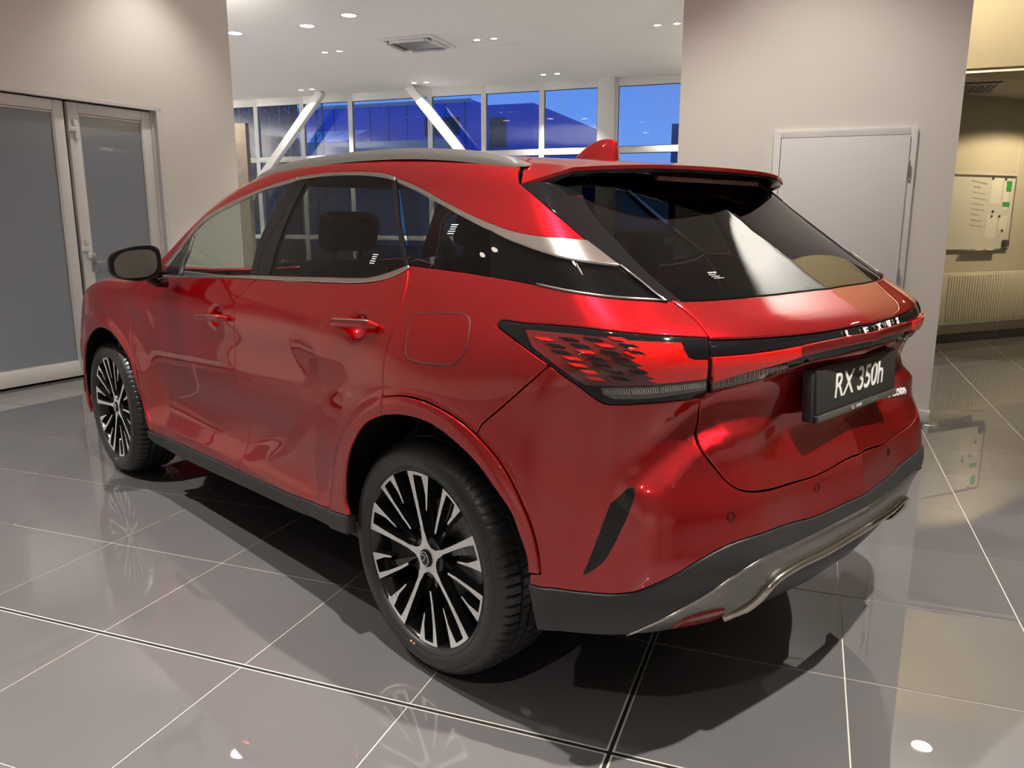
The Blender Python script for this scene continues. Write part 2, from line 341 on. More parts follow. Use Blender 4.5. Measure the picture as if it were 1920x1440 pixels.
bm = bmesh.new(); add_box(bm, -.64, -.60, .06, .10, .16, .30, .006, MO); o = bm_obj('radiator_valve', bm, METAL, smooth=True); o.parent = rad; o.matrix_parent_inverse = Matrix.Translation(-Vector(rad.location))
vent = empty('ceiling_grille', (-2.05, -7.0, 2.79)); tag(vent, 'dark square air grille in the office ceiling', 'air vent')
bm = bmesh.new()
add_box(bm, -.30, .30, -.30, -.27, -.012, 0); add_box(bm, -.30, .30, .27, .30, -.012, 0); add_box(bm, -.30, -.27, -.27, .27, -.012, 0); add_box(bm, .27, .30, -.27, .27, -.012, 0)
for i in range(8): add_box(bm, -.27 + .067 * (i + .5) - .008, -.27 + .067 * (i + .5) + .008, -.27, .27, -.008, 0); add_box(bm, -.27, .27, -.27 + .067 * (i + .5) - .008, -.27 + .067 * (i + .5) + .008, -.009, -.001)
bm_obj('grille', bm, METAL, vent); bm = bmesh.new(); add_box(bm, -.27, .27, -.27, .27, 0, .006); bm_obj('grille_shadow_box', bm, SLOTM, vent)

bm = bmesh.new(); add_box(bm, -.625, -.610, .07, .085, .0, .16, .002, MO); o = bm_obj('supply_pipe', bm, METAL, smooth=True); o.parent = rad; o.matrix_parent_inverse = Matrix.Translation(-Vector(rad.location))
# ---- window front
YG = -13.50; MX = [14.56, 13.26, 11.96, 10.67, 9.37, 7.37, 6.10, 4.80, 3.56]
k = 0
names = ['far left window with the patterned facade behind', 'narrow window left of the first brace', 'window crossed by the left brace', 'wide window between the two braces', 'window crossed by the right brace', 'window showing the blue gable', 'window left of the white column', 'window right of the white column']
def window(x0, x1, idx, label):
    bm = bmesh.new(); f = .055; y0, y1 = YG - .05, YG + .05
    for a in ((x0, x0 + f, 0, 4.2), (x1 - f, x1, 0, 4.2), (x0 + f, x1 - f, 4.03, 4.2), (x0 + f, x1 - f, 2.745, 2.87), (x0 + f, x1 - f, .95, 1.05), (x0 + f, x1 - f, 0, .12)): add_box(bm, a[0], a[1], y0, y1, a[2], a[3], .006)
    o = bm_obj('window_%d' % idx, bm, WFRAME, smooth=True); struct(o, label, 'window')
    for z0, z1 in ((2.87, 4.03), (1.05, 2.745), (.12, .95)):
        box('pane', x0 + f, x1 - f, YG - .006, YG + .006, z0, z1, GLASSW, o)
        bm = bmesh.new()
        for a in ((x0 + f, x0 + f + .012, z0, z1), (x1 - f - .012, x1 - f, z0, z1), (x0 + f, x1 - f, z0, z0 + .012), (x0 + f, x1 - f, z1 - .012, z1)): add_box(bm, a[0], a[1], YG + .008, YG + .018, a[2], a[3])
        bm_obj('gasket', bm, SLOTM, o)
    return o
for i in range(len(MX) - 1): window(MX[i + 1], MX[i], i + 1, 'white framed ' + names[max(0, i - 1)])
window(1.90, 3.24, 9, 'white framed window right of the white column')
struct(box('window_column', 3.24, 3.56, YG - .2, YG + .16, 0, 4.2, BRACEM, bev=.01), 'white boxed column in the window front', 'column')
struct(box('wall_far_end', 14.56, 17.0, -13.75, -13.45, 0, 4.2, WALLM), 'white wall left of the window front', 'wall')
def beam(name, A, B, w_, m, label):
    A, B = Vector(A), Vector(B); d = B - A; L_ = d.length; q = d.to_track_quat('X', 'Z').to_matrix().to_4x4()
    bm = bmesh.new(); add_box(bm, 0, L_, -w_ / 2, w_ / 2, -w_ / 2, w_ / 2, .012, Matrix.Translation(A) @ q); o = bm_obj(name, bm, m, smooth=True)
    struct(o, label, 'beam'); return o
beam('steel_brace', (13.74, -13.0, .02), (9.80, -13.0, 4.19), .17, BRACEM, 'white diagonal steel brace leaning left before the windows')
beam('steel_brace', (3.98, -13.0, .02), (7.62, -13.0, 4.19), .17, BRACEM, 'white diagonal steel brace meeting the ceiling by a lamp pair')
wp = box('wooden_partition', 9.55, 9.90, -10.1, -10.0, 0, 3.2, mat('oak_veneer', (.17, .135, .10), .6, noise=(6, .3))); tag(wp, 'narrow brown wooden panel beyond the left wall edge', 'panel')

# ---- ceiling fittings
ac = empty('air_conditioner', (5.50, -9.25, 4.2)); tag(ac, 'square white air conditioning cassette in the ceiling', 'air conditioner')
bm = bmesh.new(); H = .475
for a in ((-H, H, -H, -.40), (-H, H, .40, H), (-H, -.40, -.40, .40), (.40, H, -.40, .40)): add_box(bm, a[0], a[1], a[2], a[3], -.035, 0, .006)
for a in ((-.31, .31, -.31, .31),): add_box(bm, a[0], a[1], a[2], a[3], -.04, -.005, .01)
bm_obj('casing', bm, WFRAME, ac, smooth=True)
box('slot_recess', -.40, .40, -.40, .40, -.012, -.004, SLOTM, ac)
for a, r in (((-.30, .30, -.398, -.384), 1), ((-.30, .30, .384, .398), 1), ((-.398, -.384, -.30, .30), 1), ((.384, .398, -.30, .30), 1)): box('flap', a[0], a[1], a[2], a[3], -.075, -.030, WFRAME, ac, bev=.003)
bm = bmesh.new()
for i in range(24): add_box(bm, -.27 + i * .0235, -.27 + i * .0235 + .008, -.27, .27, -.047, -.040)
o = bm_obj('grille', bm, METAL, ac)
box('grille_back', -.275, .275, -.275, .275, -.0425, -.0405, mat('grille_grey', (.42, .41, .39), .7), ac)
ap = box('access_panel', 3.95, 4.80, -9.95, -9.55, 4.196, 4.2, CEILM, bev=.001); struct(ap, 'flush access panel beside the air conditioner', 'panel')
CEIL_FILL = 4.4  # strength of the lamps added to brighten the ceiling
EM = mat('lamp_glow', (1, 1, 1), .5, emit=(1.0, .90, .74), es=LAMP_EMIT)
def lamp(x, y, r, label, group, watt=0, n=1, light_xy=None, spot=100):
    o = lathe('ceiling_lamp', [(r + .014, 0), (r + .014, -.006), (r, -.009), (r - .004, -.002), (r - .006, .0)], WFRAME, None, 24, axis='Z'); o.location = (x, y, 4.199)
    d = lathe('diffuser', [(0, -.003), (r - .004, -.003)], EM, o, 24, axis='Z')
    for f in d.data.polygons: pass
    tag(o, label, 'lamp', group)
    if watt:
        L = bpy.data.lights.new('lamp_light', 'SPOT'); L.energy = watt; L.color = WARM; L.spot_size = math.radians(spot); L.spot_blend = .75; L.shadow_soft_size = .035
        lo = bpy.data.objects.new('lamp_light', L); lo.location = ((light_xy or (0, 0))[0], (light_xy or (0, 0))[1], -.03); sc.collection.objects.link(lo); lo.parent = o
cols = {9.95: 'farthest left', 7.18: 'by the right brace', 4.37: 'middle', 1.55: 'farthest right', -1.3: 'right'}
def pair(cx, cy, row, col, watt):
    for s, sd in ((.142, 'left'), (-.142, 'right')):
        lamp(cx + s, cy, .055, 'small round spotlight, %s one of the %s pair in %s' % (sd, col, row), 'spotlights in %s' % row, watt if s > 0 else 0, light_xy=(-.142, 0))
for cx, c_ in ((9.95, 'leftmost'), (7.18, 'second'), (4.36, 'third'), (1.60, 'rightmost')): pair(cx, -12.65, 'the row along the windows', c_, SPOT_W * 1.0)
for cx, c_ in ((9.95, 'hidden leftmost'), (7.18, 'left'), (4.38, 'middle'), (1.54, 'right')): pair(cx, -9.38, 'the air conditioner row', c_, SPOT_W * 1.1)
for x, y, l in ((7.81, -7.70, 'large round downlight at the left wall edge'), (6.50, -7.68, 'large round downlight, middle of three near the left wall'), (5.59, -7.35, 'large round downlight, rightmost and nearest of three')): lamp(x, y, .105, l, 'large downlights', SPOT_W * .8)
for cx, c_ in ((4.38, 'left'), (1.54, 'right')): pair(cx, -6.05, 'the row before the pillar wall', c_, SPOT_W)
for cx, c_, wt in ((3.2, 'left', .3), (.6, 'middle', .25)): pair(cx, -1.9, 'the row above the car', c_, SPOT_W * wt)
for cx, c_, wt in ((3.6, 'left', 1.2), (.9, 'middle', 1.5), (-1.7, 'right', 2.1), (-5.0, 'far right', 1)): pair(cx, 1.1, 'the row above the camera', c_, SPOT_W * wt)
for cx, c_, wt in ((3.6, 'left', 1.3), (0, 'middle', 1.3), (-5.0, 'right', .8)): pair(cx, 4.6, 'the row behind the camera', c_, SPOT_W * wt)
lamp(4.70, -3.13, .105, 'round downlight close to the left wall', 'near downlights', SPOT_W * .18)
lamp(-2.18, -5.83, .105, 'round downlight before the office glass', 'near downlights', SPOT_W * .02)
lamp(-5.0, -4.0, .105, 'round downlight before the right office glass', 'near downlights', SPOT_W * .5)
lamp(-.6, -2.2, .105, 'round downlight washing the pillar wall', 'near downlights', SPOT_W * .42)
oc = lathe('office_fill_lamp', [(0, -.003), (.12, -.003)], EM, None, 24, axis='Z'); oc.location = (-3.5, -7.3, 2.795); tag(oc, 'added unseen round lamp in the office ceiling', 'lamp')  # added out of view to brighten the office behind the glass
L = bpy.data.lights.new('lamp_light', 'SPOT'); L.energy = 260; L.color = (1, .86, .62); L.spot_size = math.radians(150); L.shadow_soft_size = .1; lo = bpy.data.objects.new('lamp_light', L); lo.location = (0, 0, -.03); sc.collection.objects.link(lo); lo.parent = oc

# added out-of-view wall lamps that only serve to brighten the ceiling
def brightener(x, y, rz, label, watt):
    e = empty('ceiling_brightener', (x, y, 3.1), rz); tag(e, label, 'lamp')
    bm = bmesh.new(); add_box(bm, -.30, .30, 0, .14, -.05, 0, .01); add_box(bm, -.30, .30, 0, .012, 0, .06, .004); add_box(bm, -.30, .30, .128, .14, 0, .06, .004); add_box(bm, -.30, -.288, 0, .14, 0, .06, .004); add_box(bm, .288, .30, 0, .14, 0, .06, .004)
    bm_obj('brightener_body', bm, WFRAME, e, smooth=True)
    L = bpy.data.lights.new('lamp_light', 'SPOT'); L.energy = watt; L.color = WARM; L.spot_size = math.radians(150); L.spot_blend = .8; L.shadow_soft_size = .06
    lo = bpy.data.objects.new('lamp_light', L); lo.location = (0, .07, .045); lo.rotation_euler = (math.radians(180 - 30), 0, 0); sc.collection.objects.link(lo); lo.parent = e
brightener(-1.3, -3.625, PI, 'added unseen ceiling uplighter on the rear of the pillar wall, near the office', SPOT_W * CEIL_FILL * .35)
brightener(.05, -3.625, PI, 'added unseen ceiling uplighter on the rear of the pillar wall, near its free end', SPOT_W * CEIL_FILL * .1)
for i, y in enumerate((-11, -7, -3)): brightener(16.895, y, PI / 2, 'added unseen ceiling uplighter on the far left wall, %s from the windows' % ('first', 'second', 'third')[i], SPOT_W * CEIL_FILL)
for i, y in enumerate((-3.6, -1.6)): brightener(6.2 + .15 * y + .15, y, -PI / 2 - .149, 'added unseen ceiling uplighter behind the left wall, %s from its free end' % ('first', 'second')[i], SPOT_W * CEIL_FILL)
brightener(-2.2, -13.44, 0, 'added unseen ceiling uplighter on the far wall behind the pillar wall', SPOT_W * CEIL_FILL)
brightener(-6.2, -13.44, 0, 'added unseen ceiling uplighter at the right end of the far wall', SPOT_W * CEIL_FILL)

# ---- outside, at dusk
BLU = mat('blue_cladding', (.10, .20, .85), .6, noise=(.2, .15)); CONC = mat('grey_parapet', (.55, .56, .52), .8); DKW = mat('dark_window', (.03, .035, .05), .2)
struct(box('ground', -60, 90, -120, -13.8, -.3, -.12, mat('asphalt', (.05, .05, .055), .9)), 'dark asphalt outside the windows', 'ground')
bl = empty('blue_hall', (23, -46, 0)); tag(bl, 'big blue clad industrial hall outside the windows', 'building')
def bpart(name, a, m):
    o = box(name, a[0] - 23, a[1] - 23, a[2] + 46, a[3] + 46, a[4], a[5], m, bl); return o
bpart('hall', (18.3, 33.5, -60, -41, 0, 8.15), BLU); bpart('hall', (14.3, 18.25, -58, -40.5, 0, 7.7), BLU)
for x in (19, 22, 25, 28, 31): bpart('roof_edge', (x - .75, x + 2.2, -41.06, -40.98, 8.0, 8.2), CONC)
bpart('hall_window', (15.9, 16.9, -40.52, -40.42, 5.4, 7.0), DKW); bpart('hall_window', (19.0, 21.2, -41.05, -40.95, 6.2, 7.2), DKW)
for i in range(12): bpart('cladding_joint', (18.6 + i * 1.25, 18.64 + i * 1.25, -41.02, -40.98, 0, 8.0), DKW)
pw = box('parapet_wall', 17.2, 29, -36.5, -36, 0, 5.5, CONC); tag(pw, 'grey concrete wall before the blue hall', 'wall')
sk_ = empty('glass_canopy', (33, -37, 5.1)); tag(sk_, 'sloping pale glass canopy roof beside the blue hall', 'roof')
GLC = mat('pale_canopy_glass', (.50, .72, .92), .5)
for i in range(14):
    bm = bmesh.new(); x = -9.2 + i * 1.3; V4 = [(x, 1, .48), (x + 1.24, 1, .48), (x + 1.24, -1.9, 1.35), (x, -1.9, 1.37)]
    q = [bm.verts.new(v) for v in V4] + [bm.verts.new((v[0], v[1], v[2] - .05)) for v in V4]
    for f in ((0, 1, 2, 3), (7, 6, 5, 4), (0, 4, 5, 1), (1, 5, 6, 2), (2, 6, 7, 3), (3, 7, 4, 0)): bm.faces.new([q[t] for t in f])
    bmesh.ops.recalc_face_normals(bm, faces=bm.faces); bm_obj('glass_panel', bm, GLC, sk_)
hw = box('canopy_hall', 33.8, 43, -41, -39.2, 0, 5.35, BLU); tag(hw, 'low blue hall under the glass canopy', 'building')
ms = empty('lattice_mast', (21.2, -30, 0)); tag(ms, 'thin steel lattice mast seen through the narrow window', 'mast')
bm = bmesh.new()
for dx in (-.22, .22): add_box(bm, dx - .025, dx + .025, -.03, .03, 0, 9)
for i in range(18):
    s = 1 if i % 2 else -1; A = Vector((-.22 * s, 0, i * .5)); B = Vector((.22 * s, 0, i * .5 + .5)); d = B - A
    add_box(bm, 0, d.length, -.012, .012, -.015, .015, 0, Matrix.Translation(A) @ d.to_track_quat('X', 'Z').to_matrix().to_4x4())
bm_obj('lattice', bm, mat('mast_steel', (.18, .22, .30), .6), ms)
pf = box('patterned_facade', 16.4, 21.0, -21.5, -21.2, 0, 9, mat('dark_facade', (.035, .045, .07), .6)); tag(pf, 'dark facade with pale angular line pattern at far left', 'facade')
bm = bmesh.new()
for i in range(12):
    for j in range(22):
        x = 16.5 + i * .42; z = 1 + j * .36; A = Vector((x, -21.17, z)); B = Vector((x + .21, -21.17, z + .12 * (1 if (i + j) % 2 else -1) + .06)); d = B - A
        add_box(bm, 0, d.length, -.01, .01, -.012, .012, 0, Matrix.Translation(A) @ d.to_track_quat('X', 'Z').to_matrix().to_4x4())
        if (i * 7 + j * 3) % 4 < 2: add_box(bm, x - .012, x + .012, -21.18, -21.16, z, z + .36)
o = bm_obj('line_pattern', bm, mat('pale_lines', (.30, .42, .55), .6), pf); o['kind'] = 'stuff'
lb = box('low_building', -6, 8.6, -62, -52, 0, 7.6, mat('dull_blue_grey', (.22, .27, .36), .8)); tag(lb, 'long low grey building on the horizon', 'building')

# ================================================================== CAR BODY SURFACE
# smooth skin of the car given as a level set in the car's own frame (x forward, y left, z up)
# ---- natural cubic spline as linear operator
def spl_mat(k):
    k=np.asarray(k,float);n=len(k);h=np.diff(k)
    A=np.zeros((n,n));B=np.zeros((n,n));A[0,0]=A[-1,-1]=1
    for i in range(1,n-1):
        A[i,i-1]=h[i-1];A[i,i]=2*(h[i-1]+h[i]);A[i,i+1]=h[i]
        B[i,i-1]=6/h[i-1];B[i,i]=-6/h[i-1]-6/h[i];B[i,i+1]=6/h[i]
    return np.linalg.solve(A,B)
def spl_w(k,M,x):
    """weights matrix (len(x),n): value = w@y"""
    k=np.asarray(k,float);x=np.clip(x,k[0],k[-1]);i=np.clip(np.searchsorted(k,x,side='right')-1,0,len(k)-2)
    h=k[i+1]-k[i];a=(k[i+1]-x)/h;b=1-a
    W=np.zeros((len(x),len(k)));r=np.arange(len(x))
    W[r,i]+=a;W[r,i+1]+=b
    W+=((a**3-a)*h*h/6)[:,None]*M[i]+((b**3-b)*h*h/6)[:,None]*M[i+1]
    return W
def smax(a,b,k):
    h=np.clip(.5+.5*(a-b)/k,0,1);return b+(a-b)*h+k*h*(1-h)
def sst(a,b,x):
    t=np.clip((x-a)/(b-a),0,1);return t*t*(3-2*t)

XW = [-1.0, -0.7, -0.4, 0.0, 0.4, 0.9, 1.4, 2.0, 2.5, 2.85, 3.2, 3.6]
ZW = [0.18, 0.35, 0.5, 0.7, 0.9, 1.05, 1.15, 1.25, 1.4, 1.55, 1.68]
ZR = [0.18, 0.28, 0.36, 0.46, 0.6, 0.7, 0.77, 0.85, 0.95, 1.03, 1.1, 1.15, 1.2, 1.26, 1.4, 1.5, 1.6, 1.7]
SC = [0.0, 0.2, 0.4, 0.6, 0.75, 0.85, 0.95]
XT = [-0.7, -0.35, 0.0, 0.4, 0.8, 1.2, 1.6, 2.0, 2.4, 2.8, 3.2, 3.7]
ST = [0.0, 0.3, 0.5, 0.65, 0.8]
FZ = [0.18, 0.5, 0.8, 1.1]
W0 = np.array([[0.8085,0.8536,0.8489,0.8593,0.8579,0.8492,0.8016,0.7369,0.6321,0.5222,0.4213],
 [0.8619,0.907 ,0.9023,0.9127,0.9114,0.9026,0.8551,0.7912,0.6877,0.5791,0.4793],
 [0.8905,0.9356,0.9309,0.9413,0.9399,0.9311,0.8836,0.8226,0.7235,0.6192,0.5631],
 [0.9124,0.9575,0.9528,0.9632,0.9619,0.9531,0.9055,0.8484,0.7551,0.6565,0.6055],
 [0.8996,0.9447,0.94  ,0.9504,0.949 ,0.9403,0.8927,0.8394,0.7519,0.6591,0.613 ],
 [0.8773,0.9224,0.9177,0.9281,0.9267,0.918 ,0.8704,0.8219,0.7415,0.656 ,0.6162],
 [0.8745,0.9196,0.9149,0.9253,0.9239,0.9152,0.8676,0.8191,0.7388,0.6532,0.6134],
 [0.8767,0.9218,0.9171,0.9275,0.9261,0.9174,0.8698,0.8213,0.741 ,0.6554,0.6156],
 [0.8948,0.9399,0.9352,0.9456,0.9442,0.9355,0.8879,0.8269,0.7278,0.6235,0.5275],
 [0.9062,0.9513,0.9466,0.957 ,0.9556,0.9469,0.8993,0.8296,0.7174,0.5999,0.4925],
 [0.8861,0.9312,0.9265,0.9369,0.9355,0.9268,0.8792,0.8007,0.6754,0.5448,0.426 ],
 [0.792 ,0.8371,0.8324,0.8428,0.8415,0.8327,0.7852,0.6967,0.5563,0.4108,0.279 ]])
R0 = np.array([-0.6596,-0.8166,-0.8944,-0.9762,-0.9602,-0.9438,-0.9309,-0.9204,-0.9288,-0.942 ,-0.9628,-0.9422,-0.8695,-0.7734,-0.564 ,-0.4303,-0.323 ,-0.1998])
C0 = np.array([0.    ,0.0194,0.0433,0.0836,0.1443,0.2166,0.3708])
T0 = np.array([1.5053,1.5911,1.6352,1.6685,1.6857,1.6825,1.6376,1.482 ,1.1827,1.1353,1.0464,0.888 ])
D0 = np.array([ 0.    ,-0.0044,-0.0128,-0.0438,-0.0999])
F0 = np.array([3.66,3.78,3.76,3.5 ])
HND = [(1.39, 1.028), (0.3, 1.092)]
MW, MZ, MR, MC, MT, MD, MF = [spl_mat(k) for k in (XW, ZW, ZR, SC, XT, ST, FZ)]
def _pl(k,v,x): return np.interp(x,k,v)
def disp(x,a,z):
    """outward sculpting of the skin (metres)"""
    d=np.zeros_like(x)
    # concave door scallop ahead of the rear haunch
    xc=_pl([.36,.42,.58,.745,.85,.95,1.1],[1.25,1.12,.81,.53,.44,.50,.62],z)
    A=.028*np.exp(-((z-.60)/.17)**2)+.010*np.exp(-((z-.95)/.10)**2)*sst(.3,.6,x)
    d-=A*sst(-.06,.24,x-xc)*(1-sst(2.0,2.26,x+.0*z))
    # wheel arch flares
    for cx,cz in ((-.05,.40),(2.77,.40)):
        r=np.hypot(x-cx,z-cz)
        d+=(.012*(1-sst(.498,.542,r))+.012*(1-sst(.5,.70,r))-.004)*(a>.5)*(1-sst(.68,.85,r))
    # bumper ledge under the tail lamps and hollow above it
    zc=_pl([.60,.68,.78,.84,.93],[.93,.90,.834,.80,.76],a)
    m=(1-sst(-.82,-.70,x))*sst(.30,.62,a)
    d+=m*(.034*sst(-.005,.045,zc-z)*sst(.50,.62,z)-.026*np.exp(-((z-zc-.055)/.05)**2))
    # tailgate hollow round the number plate
    d-=.022*(1-sst(.30,.52,a))*sst(.79,.86,z)*(1-sst(1.03,1.06,z))*sst(-.4,-.7,x)
    # upward facing ledge across the lower tail
    d+=.022*(1-sst(.715,.835,z))*sst(.47,.60,z)*(1-sst(-.86,-.72,x))
    # hollows behind the door handles
    for hx,hz in HND:
        d-=.026*np.exp(-(((x-hx)/.045)**2+((z-hz)/.034)**2)**1.5)
    # lower sill turn-out
    d+=.010*np.exp(-((z-.42)/.04)**2)*sst(.4,.6,x)*(1-sst(2.1,2.3,x))
    return d

class Body:
    def __init__(s,W=W0,R=R0,C=C0,T=T0,D=D0): s.W,s.R,s.C,s.T,s.D=W,R,C,T,D
    def Wf(s,x,z): return np.einsum('ni,ij,nj->n',spl_w(XW,MW,x),s.W,spl_w(ZW,MZ,z))
    def Rf(s,a,z): return spl_w(ZR,MR,z)@s.R+spl_w(SC,MC,a)@s.C
    def Tf(s,x,a): return spl_w(XT,MT,x)@s.T+(spl_w(ST,MD,a)@s.D)*(1-.75*sst(1.9,2.6,x))
    def F(s,P):
        x,y,z=P[:,0],P[:,1],P[:,2];a=np.sqrt(y*y+1e-8)
        dd=disp(x,a,z)
        side=a-s.Wf(x,z)-dd
        rear=(s.Rf(a,z)-x)*.9-dd
        top=(z-s.Tf(x,a))*.9
        fr=(x-(spl_w(FZ,MF,z)@F0-.55*(a/.9)**2.6*.7))*.8
        f=smax(side,rear,.10);f=smax(f,fr,.12);f=smax(f,top,.06)
        return smax(f,.19-z,.03)

BODY = Body()
def F(P): return BODY.F(P)

XC,YC,XF,YF,LA=-.15,.35,3.0,.40,.6
A0=XC-np.pi/2*LA-YC
def H_ray(uv):
    a=uv[:,0].copy();z=uv[:,1];m=a<A0;a[m]=2*A0-a[m];n=len(a)
    O=np.zeros((n,3));D=np.zeros((n,3));O[:,2]=z
    s=(a>=XC)&(a<=XF);O[s,0]=a[s];D[s,1]=1
    f=(a<XC)&(a>=XC-np.pi/2*LA);p=(XC-a[f])/LA;O[f,0]=XC;O[f,1]=YC;D[f,0]=-np.sin(p);D[f,1]=np.cos(p)
    r=a<XC-np.pi/2*LA;O[r,0]=XC;O[r,1]=a[r]-A0;D[r,0]=-1
    f=(a>XF);p=(a[f]-XF)/LA;q=p>np.pi/2;pp=np.minimum(p,np.pi/2)
    O[f,0]=XF;O[f,1]=np.where(q,YF-(p-np.pi/2)*LA,YF);D[f,0]=np.sin(pp);D[f,1]=np.cos(pp)
    O[m,1]*=-1;D[m,1]*=-1
    return O,D
def H_inv(P):
    x,y,z=P[:,0],P[:,1],P[:,2];a=x.copy()
    r=x<XC
    ang=np.arctan2(XC-x,y-YC);a=np.where(r,np.where(y<YC,A0+y,XC-ang*LA),a)
    g=x>XF
    ang=np.arctan2(x-XF,y-YF);a=np.where(g,np.where(y<YF,XF+LA*np.pi/2+(YF-y),XF+ang*LA),a)
    return np.stack([a,z],1)
def X_ray(uv):
    n=len(uv);O=np.zeros((n,3));D=np.zeros((n,3));O[:,0]=uv[:,0];O[:,1]=.35;O[:,2]=.9
    D[:,1]=np.cos(uv[:,1]/.6);D[:,2]=np.sin(uv[:,1]/.6);return O,D
def X_inv(P): return np.stack([P[:,0],.6*np.arctan2(P[:,2]-.9,P[:,1]-.35)],1)
def Z_ray(uv):
    n=len(uv);O=np.zeros((n,3));D=np.zeros((n,3));O[:,:2]=uv;O[:,2]=.8;D[:,2]=1;return O,D
def Z_inv(P): return P[:,:2].copy()
RAY={'H':H_ray,'X':X_ray,'Z':Z_ray};INV={'H':H_inv,'X':X_inv,'Z':Z_inv}
def solve(chart,uv):
    O,D=RAY[chart](uv);n=len(uv);N=26;tm=2.2 if chart=='H' else 1.3
    lo=np.zeros(n);hi=np.full(n,np.nan)
    ts=np.linspace(0.0,tm,N)
    prev=F(O)
    best=np.full(n,-1)
    for k in range(1,N):
        cur=F(O+D*ts[k])
        c=(prev<0)&(cur>=0);best[c]=k;prev=cur
        # the last crossing wins
    best[best<0]=1
    lo=ts[best-1].copy();hi=ts[best].copy()
    for _ in range(16):
        m=(lo+hi)/2;s=F(O+D*m[:,None])<0;lo=np.where(s,m,lo);hi=np.where(s,hi,m)
    return O+D*((lo+hi)/2)[:,None]
def grad(P,e=2e-3):
    g=np.stack([F(P+np.eye(3)[i]*e)-F(P-np.eye(3)[i]*e) for i in range(3)],1)
    return g/np.maximum(np.linalg.norm(g,axis=1),1e-9)[:,None]

